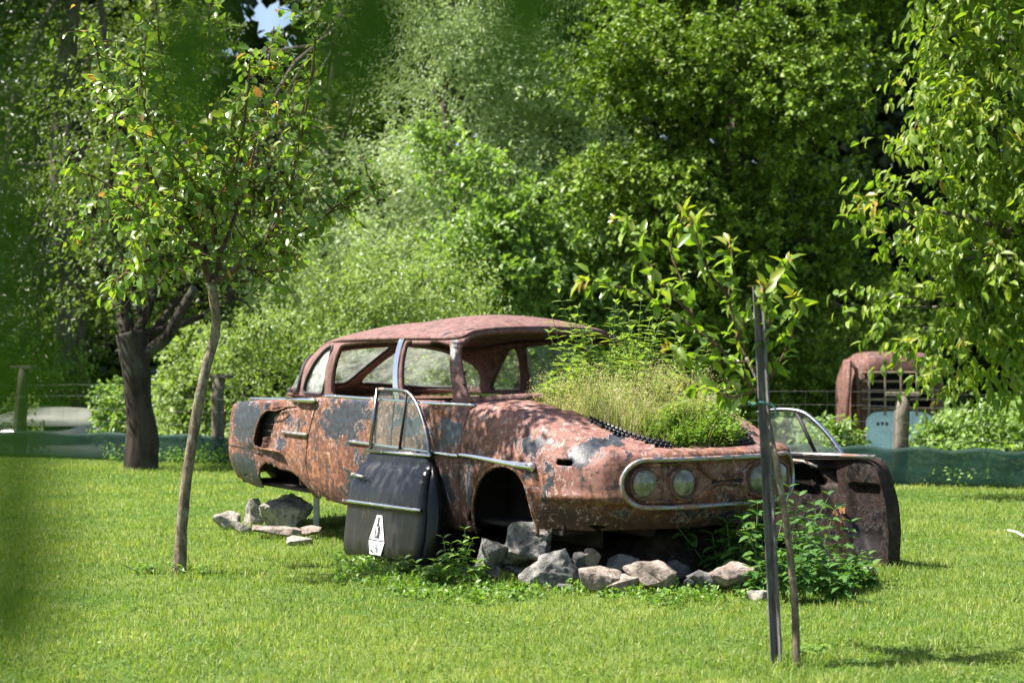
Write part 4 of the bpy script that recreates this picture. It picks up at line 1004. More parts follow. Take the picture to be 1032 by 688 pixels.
# ------------------------------------------------------------------ truck cab beyond the fence
def truck_cab():
    y = 23.0; s = y / FOC; base = np.array([(897 - 516) * s, y, float(zground(np.array((897 - 516) * s), np.array(y)))])
    X = lambda u: (u - 897) * s; Z = lambda v: EYE + (HOR - v) * s - base[2]
    root = thing('truck_cab', 'rusty pinkish truck cab with a barred opening and a light blue panel, beyond the fence', 'truck cab', base, (0, 0, R(4)))
    mr = m_rust('cab_rust', seed=6.6, dark=.42)
    at_ = lambda V, p, k: {'paint': np.full(len(V), p), 'pink': np.full(len(V), k)}
    w = (X(955) - X(857)) / 2; xc = (X(955) + X(857)) / 2; top, zb = Z(354), .35
    # rounded shell: rings of a superellipse front outline pushed back over the roof
    N = 72; a = np.linspace(0, 2 * np.pi, N, endpoint=False)
    def outline(sc, yy):
        c, s_ = np.cos(a), np.sin(a); e = .42
        x = np.sign(c) * np.abs(c) ** e * w * sc; z = np.sign(s_) * np.abs(s_) ** e * (top - zb) / 2 * sc + (top + zb) / 2
        x = x * (1 - .06 * np.clip((z - Z(390)) / (top - Z(390)), 0, 1)); return np.c_[x + xc, np.full(N, yy), z]
    rings = [outline(.70, -.10), outline(.86, -.09), outline(.94, -.04), outline(.985, .05), outline(1.0, .18), outline(1.0, .7), outline(.97, .9), outline(.8, 1.02), outline(.1, 1.04)]
    V = np.concatenate(rings); i = np.arange(len(rings) - 1)[:, None]; j = np.arange(N)[None]; j2 = (j + 1) % N
    F = np.stack([i * N + j, i * N + j2, (i + 1) * N + j2, (i + 1) * N + j], -1).reshape(-1, 4)
    build('shell', V, F, mr, root, True, at_(V, -.12, .95))
    # face with the opening
    x0, x1, z0, z1_ = X(867), X(943), Z(411), Z(375); yb = -.105
    L = MB()
    P = outline(.71, yb); xm, xM, zm, zM = P[:, 0].min(), P[:, 0].max(), P[:, 2].min(), P[:, 2].max()
    for c, h in (((xm + x0) / 2, (x0 - xm) / 2 + .02), ((x1 + xM) / 2, (xM - x1) / 2 + .02)): L.box((c, yb + .02, (z0 + z1_) / 2), (h, .02, (z1_ - z0) / 2))
    L.box(((xm + xM) / 2, yb + .02, (z0 + zm) / 2 - .01), ((xM - xm) / 2 + .02, .02, (z0 - zm) / 2)); L.box(((xm + xM) / 2, yb + .02, (zM + z1_) / 2 + .02), ((xM - xm) / 2 + .02, .02, (zM - z1_) / 2 + .02))
    V = np.concatenate(L.V); build('rear_wall', V, L.F, mr, root, False, at_(V, -.15, .8))
    L = MB(); L.box(((x0 + x1) / 2, .35, (z0 + z1_) / 2), ((x1 - x0) / 2 + .03, .01, (z1_ - z0) / 2 + .03)); L.make('interior_shade_panel', M_BLACK, root)  # black sheet standing in for the unlit inside of the cab
    mb = m_plain('rusty_bar', (.20, .15, .115), .85, .1, var=.35)
    for k in range(5): L = MB(); L.tube([(x0 + (x1 - x0) * (k + .35) / 4.7, yb - .035, z0 - .10), (x0 + (x1 - x0) * (k + .35) / 4.7, yb - .035, z1_ + .06)], .015, 6); L.make('upright_bar', mb, root)
    for k in range(5): L = MB(); z = z0 + (z1_ - z0) * k / 4; L.tube([(x0 - .02, yb - .012, z), (x1 + .02, yb - .012, z)], .017, 6); L.make('cross_bar', mb, root)
    # blue panel with an arched top
    bx0, bx1, bz1 = X(870), X(938), Z(414); arc = [(bx0, .3), (bx1, .3)]
    for t in np.linspace(0, np.pi, 21): arc.append(((bx0 + bx1) / 2 + (bx1 - bx0) / 2 * np.sign(math.cos(t)) * abs(math.cos(t)) ** .5, bz1 - .16 + .16 * math.sin(t) ** .7))
    n = len(arc); V = [(x, yb - .03, z) for x, z in arc] + [(x, yb + .01, z) for x, z in arc]
    bp = build('blue_panel', V, [list(range(n)), list(range(n, 2 * n))[::-1]] + [[i, (i + 1) % n, n + (i + 1) % n, n + i] for i in range(n)], m_plain('blue_paint', (.44, .58, .74), .6, var=.18, scale=5), root)
    for k, (dx, dz) in enumerate(((.16, 0), (.22, .005), (.28, 0))): L = MB(); L.box((bx0 + dx, yb - .033, bz1 - .17 + dz), (.018, .004, .022), bev=.004); L.make('dark_mark', M_INK, bp)
    # door hanging open at the left
    dx = X(851); L = MB(); L.box((dx - .02, -.10, (Z(362) + Z(425)) / 2), (.03, .16, (Z(362) - Z(425)) / 2), Matrix.Rotation(.06, 3, 'Y'), bev=.03); L.tube([(dx + .05, -.10, Z(364)), (dx + .12, -.11, Z(372)), (dx + .15, -.11, Z(395)), (dx + .15, -.11, Z(430))], .03, 6)
    V = np.concatenate(L.V); build('open_door', V, L.F, m_rust('cab_door_rust', seed=1.1, dark=.5), root, True, at_(V, -.05, .7))
truck_cab()

# ------------------------------------------------------------------ pale saloon sunk beyond the fence on the left
def pale_car():
    y = 25.5; x = (48 - 516) / FOC * y; base = np.array([x, y, float(zground(np.array(x), np.array(y))) + .05])
    root = thing('parked_car', 'old pale saloon car whose rounded roof shows above the left netting', 'car', base, (0, 0, R(172)))
    mp = m_plain('pale_paint', (.17, .18, .15), .5, var=.2, scale=3); md = m_plain('dark_window', (.02, .03, .03), .12, spec=.6)
    N = 64; a = np.linspace(0, 2 * np.pi, N, endpoint=False)
    def ring(cx, rx, ry, z, e=.6): c, s = np.cos(a), np.sin(a); return np.c_[cx + np.sign(c) * np.abs(c) ** e * rx, np.sign(s) * np.abs(s) ** e * ry, np.full(N, z)]
    def loft(R_, name, m):
        V = np.concatenate(R_); i = np.arange(len(R_) - 1)[:, None]; j = np.arange(N)[None]; j2 = (j + 1) % N
        F = np.stack([i * N + j, i * N + j2, (i + 1) * N + j2, (i + 1) * N + j], -1).reshape(-1, 4)
        return build(name, V, [F, list(range((len(R_) - 1) * N, len(R_) * N))], m, root, True)
    loft([ring(0, 1.95, .74, .25), ring(0, 2.08, .80, .5), ring(0, 2.05, .80, .72), ring(0, 1.95, .74, .86), ring(0, 1.8, .66, .91)], 'body', mp)
    loft([ring(-.15, 1.25, .69, .90), ring(-.15, .97, .60, 1.19)], 'windows', md)
    loft([ring(-.15, 1.02, .64, 1.17, .8), ring(-.15, 1.0, .63, 1.22, .8), ring(-.15, .88, .57, 1.31, .9), ring(-.15, .66, .44, 1.38, 1), ring(-.15, .40, .28, 1.415, 1), ring(-.15, .12, .1, 1.43, 1)], 'roof', mp)
    for xx in (-1.22, -.2, .88):
        for s in (-1, 1): L = MB(); L.tube([(xx, s * .69, .9), (xx * .78 - .03, s * .605, 1.25)], .03, 6); L.make('pillar', mp, root)
    for xx in (-1.3, 1.3):
        for s in (-1, 1):
            V, F = tube([(xx, s * .62, .30), (xx, s * .80, .30)], .30, 20); build('wheel', V, F, M_BLACK, root, True)
pale_car()

# ------------------------------------------------------------------ stake
sb, st_ = gnd(781, 671), at(762.5, 7.25, v=288)
L = MB(); d = norm(st_ - sb); Ls = np.linalg.norm(st_ - sb)
L.box((0, 0, Ls / 2 - .1), (.0185, .004, Ls / 2 + .1)); L.box((-.0165, .016, Ls / 2 - .1), (.004, .0135, Ls / 2 + .1))
o = L.make('garden_stake', m_bark('weathered_metal', (.075, .07, .066), (.18, .172, .165), 30, .2)); o.location = sb
o.rotation_euler = Vector(d).to_track_quat('Z', 'Y').to_euler(); tag(o, 'tall grey angle iron stake tied to the sapling in the foreground', 'stake')
L = MB(); q = sb + (st_ - sb) * ((671 - 408) / (671 - 288)); a = np.linspace(0, 2 * np.pi, 25)
L.tube(np.c_[q[0] + .045 * np.cos(a) - .01, q[1] + .04 * np.sin(a) + .012, q[2] + .006 * np.sin(3 * a)], .005, 5)
L.tube([q + [.03, -.03, 0], q + [.05, -.035, -.02], q + [.055, -.03, -.05]], .004, 5)
o = L.make('tie_string', m_plain('teal_string', (.03, .12, .11), .7)); tag(o, 'teal string looped round the stake and the sapling', 'string')

# dark earth heap added to hide lit grass and keep the gap black
def earth():
    nx, ny = 90, 40; X, Yy = np.meshgrid(np.linspace(-2.15, .95, nx), np.linspace(-.62, .75, ny), indexing='ij')
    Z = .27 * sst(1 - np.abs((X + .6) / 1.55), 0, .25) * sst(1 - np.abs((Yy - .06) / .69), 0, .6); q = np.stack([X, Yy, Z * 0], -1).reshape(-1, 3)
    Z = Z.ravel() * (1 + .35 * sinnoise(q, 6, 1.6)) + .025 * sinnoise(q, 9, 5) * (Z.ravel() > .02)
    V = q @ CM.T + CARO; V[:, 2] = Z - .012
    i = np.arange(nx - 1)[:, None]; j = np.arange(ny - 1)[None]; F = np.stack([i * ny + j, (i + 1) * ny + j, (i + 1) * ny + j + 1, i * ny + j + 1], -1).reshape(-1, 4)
    n = NT('dark_earth'); o = n.co(); f = n.noise(o, 16, 9, .75); o2 = build('gap_shade_heap', V, F, n.done(n.pbr(n.mix(n.ss(f, .35, .7), (.018, .014, .011), (.06, .048, .036)), .97, 0, n.bump(f, 1, .04), .1)), None, True)
    tag(o2, 'dark earth heap added under the wreck to keep the gap black', 'earth', kind='stuff')
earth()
# =================================================================== trees and plants
def blob(u, v, y, ru, rv, ry=None):
    s = y / FOC; c = at(u, y, v=v); return (c[0], c[1], c[2], ru * s, rv * s, ry if ry else ru * s * .8)
def gz(x, y): return float(zground(np.array(float(x)), np.array(float(y))))
def P3(u, v, y): return at(u, y, v=v)

# ---- young fruit tree on the left
yb = 10.18
path = [gnd(180, 577) - [0, 0, .05], P3(186, 500, yb), P3(197, 425, yb), P3(206, 378, yb), P3(217, 335, yb + .03), P3(216, 305, yb), P3(211, 285, yb)]
def young_tree():
    g = np.random.default_rng(31); base = gnd(180, 577)
    root = thing('fruit_tree', 'slender young fruit tree with a kinked pale trunk, standing left of the wreck', 'tree', base)
    tp = spline(np.array(path), 8); V, F = tube(tp - base, np.interp(np.linspace(0, 1, len(tp)), [0, .1, .5, 1], [.050, .034, .031, .028]), 12)
    V += (sinnoise(V, 2, 7)[:, None]) * .0025; build('trunk', V, F, B_YOUNG, root, True)
    L = MB(); tips = []
    mains = [([(211, 285), (203, 255), (192, 215), (180, 160), (170, 90), (160, 10), (158, -60)], .0, .020), ([(211, 287), (222, 262), (214, 200), (210, 120), (216, 40), (222, -50)], .25, .017),
             ([(212, 286), (235, 272), (255, 252), (268, 238), (290, 190), (306, 120), (318, 40), (326, -40)], -.2, .019), ([(205, 255), (180, 235), (150, 215), (115, 190), (75, 165)], -.3, .012),
             ([(196, 225), (160, 190), (130, 140), (105, 90), (95, 30)], .3, .012), ([(255, 252), (285, 245), (320, 225), (355, 200), (385, 190)], -.15, .011), ([(222, 255), (240, 215), (258, 160), (270, 90), (280, 30)], .5, .012),
             ([(208, 262), (185, 262), (160, 262), (130, 275), (110, 290)], -.45, .009), ([(240, 268), (270, 275), (300, 270)], .35, .008), ([(200, 240), (170, 225), (120, 225), (80, 230)], .5, .010), ([(214, 200), (235, 170), (245, 110), (250, 50)], -.5, .010), ([(216, 245), (200, 190), (150, 120), (140, 60)], -.6, .011)]
    O, D, TW = [], [], []
    for pts, dy, r in mains:
        n = len(pts); Q = spline(np.array([P3(u, v, yb + dy * (i / (n - 1)) ** .8) for i, (u, v) in enumerate(pts)]), 6); Q = Q + np.cumsum(g.normal(0, .006, Q.shape), 0) * .5
        L.tube(Q - base, np.linspace(r, .004, len(Q)), 7)
        for k in range(int(np.linalg.norm(np.diff(Q, axis=0), axis=1).sum() / .030)):
            f = g.uniform(.22, 1.0); i = int(f * (len(Q) - 2)); p = Q[i] + (Q[i + 1] - Q[i]) * g.uniform(); t = norm(Q[i + 1] - Q[i])
            d = norm(t * .5 + g.normal(size=3) * .75 + [0, 0, .05]); ln = g.uniform(.12, .42) * (1.1 - .4 * f)
            e = p + d * ln + [0, 0, -.15 * ln]
            if e[2] > 1.55 or g.uniform() < .4:
                L.tube(limb(p, e, .0045, .0018, .06, g, 4)[0] - base, np.linspace(.0045, .0018, 4), 5)
                O.append(p); D.append(d); TW.append(ln)
    V = np.concatenate(L.V); build('branches', V, L.F, B_TWIG, root, True)
    O, D, TW = np.array(O), np.array(D), np.array(TW)
    red = lambda b, t, P: np.where((t > .8) & (g.uniform(0, 1, len(t)) < .13), .9 + .1 * g.uniform(0, 1, len(t)), np.clip(b, 0, .74))
    V, F, T = sprays(O, D, TW * 1.05, 7, .068, .62, .12, .55, .9, True, .3, .55, g, .22, red)
    build('crown', V - base, F, G_PEAR, root, True, {'tint': T})
young_tree()

# ---- sapling tied to the stake
def sapling():
    g = np.random.default_rng(8); base = gnd(803, 672); y = 7.12
    root = thing('sapling', 'thin young sapling with large bright leaves tied to the metal stake', 'tree', base)
    Q = spline(np.array([base - [0, 0, .04], P3(801, 610, y), P3(794, 540, y), P3(784, 475, y + .02), P3(775, 430, y + .08), P3(769, 395, y + .12), P3(752, 360, y + .14)]), 7)
    V, F = tube(Q - base, np.interp(np.linspace(0, 1, len(Q)), [0, .06, .6, 1], [.022, .0165, .013, .0085]), 9); V += sinnoise(V, 5, 9)[:, None] * .0015; build('trunk', V, F, B_YOUNG, root, True)
    L = MB(); A = []
    mains = [([(764, 395), (745, 375), (725, 350), (700, 320), (690, 290), (676, 250), (690, 215)], .2), ([(752, 360), (742, 330), (735, 300), (738, 262), (735, 245)], .0), ([(725, 350), (690, 325), (655, 300), (620, 288), (588, 282)], -.25),
             ([(764, 395), (780, 375), (795, 345), (803, 318), (800, 300)], -.1), ([(700, 320), (672, 290), (652, 262), (640, 235), (620, 222)], .15), ([(742, 340), (765, 305), (785, 275), (795, 262)], .2),
             ([(752, 365), (725, 365), (700, 362), (675, 352)], -.3), ([(735, 300), (715, 275), (705, 250), (700, 225)], -.2), ([(764, 392), (740, 400), (715, 392), (690, 385)], .25), ([(760, 380), (775, 330), (770, 290)], -.2)]
    P, AX, T = [], [], []
    for pts, dy in mains:
        n = len(pts); Q = spline(np.array([P3(u, v, y + .14 + (dy + .12) * i / (n - 1)) for i, (u, v) in enumerate(pts)]), 6)
        L.tube(Q - base, np.linspace(.0075, .0025, len(Q)), 6)
        m = int(np.linalg.norm(np.diff(Q, axis=0), axis=1).sum() / .0120)
        for k in range(m):
            f = .12 + .88 * (k + .5) / m; i = min(int(f * (len(Q) - 1)), len(Q) - 2); t = norm(Q[i + 1] - Q[i])
            p = Q[i] + (Q[i + 1] - Q[i]) * g.uniform() + g.normal(size=3) * .012
            P.append(p); AX.append(norm(t * .4 + g.normal(size=3) * .75 + [0, 0, -.12])); T.append(np.clip(g.normal(.5, .14), 0, .8) + (.35 if f > .93 else 0))
        for k in range(5): P.append(Q[-1]); AX.append(norm(norm(Q[-1] - Q[-3]) + g.normal(size=3) * .5)); T.append(g.uniform(.75, 1))
    build('branches', np.concatenate(L.V), L.F, B_TWIG, root, True)
    P, AX, T = np.array(P), np.array(AX), np.clip(T, 0, 1)
    N = norm(np.array([-.3, -.1, 1.0]) + g.normal(size=P.shape) * .45); ln = g.uniform(.05, .098, len(P)) * np.where(T > .82, .6, 1)
    V, F, k = leaves(P, AX, N, ln, ln * .43, True, .20, .26); build('crown', V - base, F, G_SAP, root, True, {'tint': np.repeat(T, k)})
sapling()

# ---- old apple tree in front of the fence
b = gnd(142, 474); y = b[1]
tree('apple_tree', 'old apple tree with a thick forked dark trunk standing at the fence', 'tree', b,
     [b - [0, 0, .1], P3(143, 440, y), P3(139, 400, y), P3(136, 360, y), P3(131, 335, y)], [.20, .175, .165, .17, .15],
     [blob(110, 285, y + .4, 52, 50), blob(150, 215, y + .5, 90, 60), blob(235, 300, y + .8, 55, 40), blob(95, 200, y + .8, 45, 55), blob(210, 245, y + 1.2, 60, 50), blob(120, 130, y + 1.0, 110, 60)],
     900, 8, .072, (B_BIG, G_OLIVE), .62, .40, .25, .35, 12, .45, 1.0, limb_r=.08, bark_noise=.022, limbs=40)
L = MB()
# heavy right hand fork belongs to the same trunk
ap = [o for o in bpy.data.objects if o.name == 'apple_tree'][0]
L.tube(spline(np.array([P3(140, 372, y), P3(150, 355, y - .05), P3(168, 340, y - .1), P3(180, 318, y - .1), P3(196, 290, y)]), 6) - b, np.linspace(.085, .05, 25), 10)
L.make('fork', B_BIG, ap, True)

# ---- background trees
Y = 27.0
def base_of(u, y): x = (u - 516) / FOC * y; return np.array([x, y, gz(x, y)])
b = base_of(745, Y)
tree('maple', 'tall dense dark green maple behind the bonnet, right of the middle', 'tree', b, [b - [0, 0, .2], b + [.1, 0, 2], b + [0, .1, 5], b + [.1, 0, 9]], [.32, .25, .2, .1],
     [blob(660, 60, Y - 1.5, 80, 80), blob(760, 90, Y - 1.7, 110, 100), blob(845, 10, Y + 1.5, 80, 70), blob(660, 210, Y - 1.6, 85, 85), blob(760, 250, Y - 1.0, 120, 95), blob(720, 360, Y - 1.0, 110, 55), blob(810, 370, Y + 1, 80, 45),
      blob(700, -90, Y, 150, 110), blob(860, -80, Y, 120, 110), blob(610, 330, Y - 1.2, 60, 60), blob(900, 340, Y + 3, 60, 60)],
     12500, 11, .098, (B_GREY, G_MAPLE), .78, .30, .25, .35, 5, .36, .42, limbs=60, limb_r=.1, curl=.25, clump=(30, .62))
Y = 30.0; b = base_of(450, Y)
tree('grey_willow', 'tall grey green willow with fine leaves rising behind the roof of the wreck', 'tree', b, [b - [0, 0, .2], b + [.2, 0, 3], b + [0, .1, 6], b + [.3, 0, 10]], [.25, .2, .15, .07],
     [blob(430, 60, Y, 75, 110), blob(500, 80, Y, 75, 100), blob(400, 190, Y - .5, 90, 90), blob(480, 220, Y, 100, 90), blob(560, 130, Y + .5, 70, 120), blob(440, -70, Y, 120, 100), blob(560, -40, Y, 80, 100), blob(360, 290, Y - 1, 90, 70), blob(470, 330, Y, 110, 60)],
     6800, 12, .105, (B_GREY, G_WILLOW), .40, .65, .15, .3, 6, .40, .35, limbs=60, limb_r=.07, upw=.6, clump=(26, .75))
Y = 25.0; b = base_of(520, Y)
tree('hazel_bush', 'bright green hazel bush just behind the roof of the wreck', 'bush', b, [b - [0, 0, .1], b + [.1, 0, 1], b + [0, .1, 2.2]], [.09, .06, .04],
     [blob(500, 185, Y, 42, 34), blob(545, 235, Y - .3, 55, 40), blob(480, 270, Y - .3, 50, 38), blob(590, 260, Y + .2, 50, 60), blob(530, 310, Y - .4, 85, 40), blob(455, 150, Y + .3, 22, 25)],
     1700, 8, .115, (B_GREY, G_HAZEL), .66, .38, .2, .3, 7, .40, .7, limbs=40, limb_r=.04, clump=(16, .42))
Y = 22.6; b = base_of(330, Y)
tree('spindle_bush', 'wide pale green bush with small leaves behind the rear of the wreck', 'bush', b, [b - [0, 0, .1], b + [.1, 0, .8], b + [0, .1, 2.0]], [.08, .06, .04],
     [blob(300, 345, Y, 70, 60), blob(380, 320, Y, 70, 60), blob(250, 370, Y - .3, 40, 45), blob(330, 275, Y + .3, 70, 45), blob(420, 290, Y + .5, 60, 60), blob(460, 350, Y + .6, 60, 55), blob(390, 385, Y - .6, 110, 32), blob(300, 400, Y - .7, 90, 22)],
     3000, 10, .066, (B_GREY, G_SHRUB), .5, .36, .2, .25, 9, .36, .7, limbs=40, limb_r=.03, clump=(18, .40))
Y = 33.0; b = base_of(330, Y)
tree('alder', 'blurred tall green tree beside the gap of sky in the upper left', 'tree', b, [b - [0, 0, .2], b + [.2, 0, 3], b + [0, .1, 6], b + [.3, 0, 9]], [.25, .2, .15, .07],
     [blob(345, 120, Y, 55, 80), blob(350, 10, Y, 48, 70), blob(320, 220, Y, 60, 60), blob(270, 190, Y + 1, 60, 70), blob(225, 150, Y + .5, 50, 70), blob(120, 60, Y, 70, 80), blob(190, 60, Y - 1, 40, 70), blob(120, 200, Y - 1, 80, 80), blob(190, 270, Y - 1, 90, 60), blob(80, 300, Y - 2, 60, 60)],
     4600, 9, .10, (B_GREY, G_OLIVE), .6, .5, .2, .3, 15, .40, .4, limbs=30, limb_r=.07, clump=(26, .75))
Y = 29.0; b = base_of(60, Y)
tree('yew', 'dark shaded tree filling the left edge behind the netting', 'tree', b, [b - [0, 0, .2], b + [.2, 0, 3], b + [0, .1, 6], b + [.3, 0, 9]], [.32, .25, .2, .1],
     [blob(20, 100, Y, 80, 110), blob(20, 260, Y - .5, 80, 90), blob(-60, 150, Y, 80, 180), blob(60, -80, Y, 140, 110), blob(40, 350, Y + 1, 110, 40), blob(-40, 330, Y, 80, 80)],
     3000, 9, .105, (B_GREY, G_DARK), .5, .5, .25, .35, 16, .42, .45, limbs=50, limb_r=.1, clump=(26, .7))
Y = 15.5; b = base_of(1130, Y)
tree('cherry_tree', 'cherry tree with drooping bright leaves reaching in from the right edge', 'tree', b, [b - [0, 0, .1], b + [.05, 0, 1], b + [0, .05, 2.2], b + [.05, 0, 3.6]], [.16, .13, .11, .06],
     [blob(985, 330, Y, 70, 42), blob(1010, 240, Y, 70, 60), blob(920, 215, Y - .2, 48, 16), blob(940, 310, Y, 60, 30), blob(1000, 130, Y, 60, 60), blob(1020, 40, Y, 60, 70), blob(935, 120, Y, 40, 22), blob(1090, 180, Y, 80, 190), blob(1000, -60, Y, 90, 60), blob(955, 265, Y - .2, 55, 25), blob(950, 55, Y + .2, 40, 30), blob(1080, 330, Y, 60, 60)],
     1500, 9, .118, (B_GREY, G_CHERRY), .42, .38, .28, .8, 17, .55, .9, limbs=70, limb_r=.05, fine=True, upw=.05, curl=.3)
# far wood behind everything, read as one mass
def far_wood():
    g = np.random.default_rng(40); n = 15000
    u = g.uniform(-260, 1300, n); y = g.uniform(37, 47, n); v = 360 - g.uniform(-30, 620, n)
    sky = (np.abs(u - 268) < 26 + np.clip((20 - v) * .3, 0, 30)) & (v < 62)
    u, y, v = u[~sky], y[~sky], v[~sky]
    O = np.c_[(u - 516) / FOC * y, y, EYE + (HOR - v) / FOC * y]
    V, F, T = sprays(O, norm(g.normal(size=O.shape)), 1.0, 9, .40, .8, .3, .3, .9, False, .4, .6, g)
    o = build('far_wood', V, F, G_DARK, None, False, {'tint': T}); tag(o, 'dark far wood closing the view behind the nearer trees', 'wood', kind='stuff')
far_wood()

# ---- undergrowth along the fence
def undergrowth():
    g = np.random.default_rng(50)
    def strip(name, label, u0, u1, n, h, off, mat, L, m, cat, seed, ratio=.55, mound=1.0):
        g = np.random.default_rng(seed); u = g.uniform(u0, u1, n); u = u[((u < 866) | (u > 920)) & ((u < 5) | (u > 112))]; n = len(u); B = np.array([fpt(a) for a in u]); o_ = off + g.uniform(-.3, .9, n)
        B[:, 1] += o_; hh = h * (.45 + .75 * g.uniform(0, 1, n)) * (.75 + .35 * np.sin(u * .045 + seed)) ; B[:, 2] = zground(B[:, 0], B[:, 1]) * 1.0 + hh * g.uniform(.1, 1, n)
        V, F, T = sprays(B, np.c_[g.normal(0, .5, n), g.normal(0, .5, n), np.ones(n)], .26, m, L, ratio, .2, .35, .9, False, .3, .7, g)
        o = build(name, V, F, mat, None, False, {'tint': T}); tag(o, label, cat, kind='stuff')
    strip('undergrowth', 'low green undergrowth behind the right netting, around the truck cab', 780, 1120, 520, .45, 1.0, G_HAZEL, .085, 8, 'undergrowth', 1)
    strip('undergrowth', 'bushy undergrowth behind the left netting', -60, 330, 520, .95, 1.3, G_SHRUB, .075, 8, 'undergrowth', 2)
    strip('ground_ivy', 'low leafy weeds in front of the left netting', -60, 330, 420, .06, -.45, G_WEED, .05, 6, 'weeds', 3)
    strip('ground_ivy', 'low leafy weeds in front of the right netting', 820, 1100, 40, .04, -.3, G_WEED, .04, 6, 'weeds', 4)
undergrowth()

for k, (nm, lab, u, v, y, ru, rv, mt, n_) in enumerate([('elder_bush', 'round bright bush behind the right netting at the edge of the picture', 1010, 440, 18.6, 42, 24, G_HAZEL, 330), ('elder_bush', 'leafy bush against the blue panel of the truck cab', 954, 440, 19.3, 18, 14, G_HAZEL, 260), ('elder_bush', 'leafy bush hiding the foot of the open truck door', 838, 447, 19.5, 18, 9, G_HAZEL, 220),
    ('elder_bush', 'sunlit bush right of the old apple trunk behind the netting', 188, 402, 23.2, 30, 26, G_SHRUB, 300), ('elder_bush', 'bush between the pale car and the old apple trunk', 128, 410, 24, 26, 20, G_HAZEL, 300), ('elder_bush', 'tall loose bush over the fence post left of the wreck', 205, 360, 23.5, 34, 30, G_SHRUB, 300), ('elder_bush', 'shaded bush behind the pale car at the left edge', 40, 385, 28.5, 60, 22, G_WEED, 420)]):
    b = base_of(u, y); tree(nm, lab, 'bush', b, [b - [0, 0, .1], b + [.05, 0, .4], b + [0, .05, .9]], [.04, .03, .02], [blob(u, v, y, ru, rv), blob(u - ru * .4, v + rv * .7, y + .1, ru * .7, rv * .6), blob(u + ru * .4, v + rv * .8, y, ru * .7, rv * .6)], n_, 8, .085, (B_GREY, mt), .6, .26, .2, .3, 60 + k, .45, 1.2, limbs=14, limb_r=.02)
# single weeds at the fence
def leafy_weed(name, label, cat, base, h, ns, L, mat, seed, spread=.25, ratio=.5, group=None, pairs=8, lean=(0, 0), droop=.5):
    g = np.random.default_rng(seed); root = thing(name, label, cat, base, group=group); LM = MB(); P, A, N, Ls = [], [], [], []
    for s in range(ns):
        d = np.array([g.normal(0, spread) + lean[0], g.normal(0, spread) + lean[1], 1.0]); hh = h * g.uniform(.6, 1.08); st = np.array([g.normal(0, .35), g.normal(0, .3), 0]) * spread * h * .9
        Q = st + np.linspace(0, 1, 6)[:, None] * d * hh + np.array([d[0], d[1], 0]) * .25 * hh * (np.linspace(0, 1, 6) ** 2)[:, None]
        LM.tube(Q - [0, 0, .02], np.linspace(.0042, .0018, 6), 5)
        for k in range(pairs):
            f = .18 + .82 * (k + .5) / pairs; p = np.array([np.interp(f, np.linspace(0, 1, 6), Q[:, c]) for c in range(3)]); a = k * 1.571 + g.uniform(0, .6); ll = L * (1.15 - .75 * abs(f - .45)) * g.uniform(.8, 1.15)
            for q in (0, np.pi):
                ax = norm([math.cos(a + q), math.sin(a + q), .25 - droop * (1 - f) + g.normal(0, .12) + (.5 if f > .9 else 0)]); P.append(p); A.append(ax); N.append(norm([ax[0] * -.2 + g.normal(0, .2), ax[1] * -.2 + g.normal(0, .2), 1])); Ls.append(ll)
    LM.make('stem', m_stem, root)
    P, A, N, Ls = np.array(P), np.array(A), np.array(N), np.array(Ls)
    V, F, k = leaves(P, A, N, Ls, Ls * ratio, True, .14, .28); T = np.repeat(np.clip(g.normal(.5, .15, len(P)), 0, 1), k)
    build('foliage', V, F, mat, root, True, {'tint': T}); return root
m_stem = m_plain('green_stem', (.10, .16, .05), .6)
# nettles in front of the nose
g = np.random.default_rng(61)
NG = 'nettles growing in front of the nose of the wreck'
for i, (u, vb, hp, n) in enumerate([(688, 582, 62, 3), (670, 578, 50, 3), (722, 584, 70, 4), (715, 586, 80, 3), (738, 590, 84, 4), (752, 584, 72, 3), (770, 592, 100, 4), (790, 588, 96, 4), (806, 596, 105, 4), (820, 592, 88, 4), (835, 600, 58, 4), (812, 606, 62, 4), (790, 604, 58, 4), (848, 597, 44, 3), (858, 588, 32, 3), (830, 584, 70, 3), (762, 600, 40, 3), (845, 606, 38, 3), (870, 592, 26, 2)]):
    b = gnd(u, vb); leafy_weed('nettle', 'dark green nettle between the nose of the wreck and the rusty door', 'nettle', b, hp * b[1] / FOC, n, .105 if u < 745 else .085, G_NETTLE, 200 + i, .24, .52, NG, 7)
for i, (u, vb, hp, n, lab) in enumerate([(460, 590, 60, 5, 'taller leafy weed between the black door and the stones'), (438, 588, 34, 4, 'low leafy weed at the front corner of the black door'), (482, 592, 26, 4, 'small leafy weed in front of the grey slab stone'), (405, 582, 20, 4, 'low weed under the white sticker of the black door')]):
    b = gnd(u, vb); leafy_weed('leafy_weed', lab, 'weed', b, hp * b[1] / FOC, n, .065, G_WEED, 300 + i, .3, .55, None, 7)
for i, (u, vb, hp, lab) in enumerate([(195, 580, 14, 'tuft of leafy weed at the foot of the young fruit tree'), (150, 578, 13, 'small leafy weed in the lawn left of the young fruit tree'), (818, 660, 12, 'small weed in the grass right of the sapling foot')]):
    b = gnd(u, vb); leafy_weed('leafy_weed', lab, 'weed', b, hp * b[1] / FOC * 1.2, 5, .04, G_WEED, 320 + i, .6, .6, None, 4)
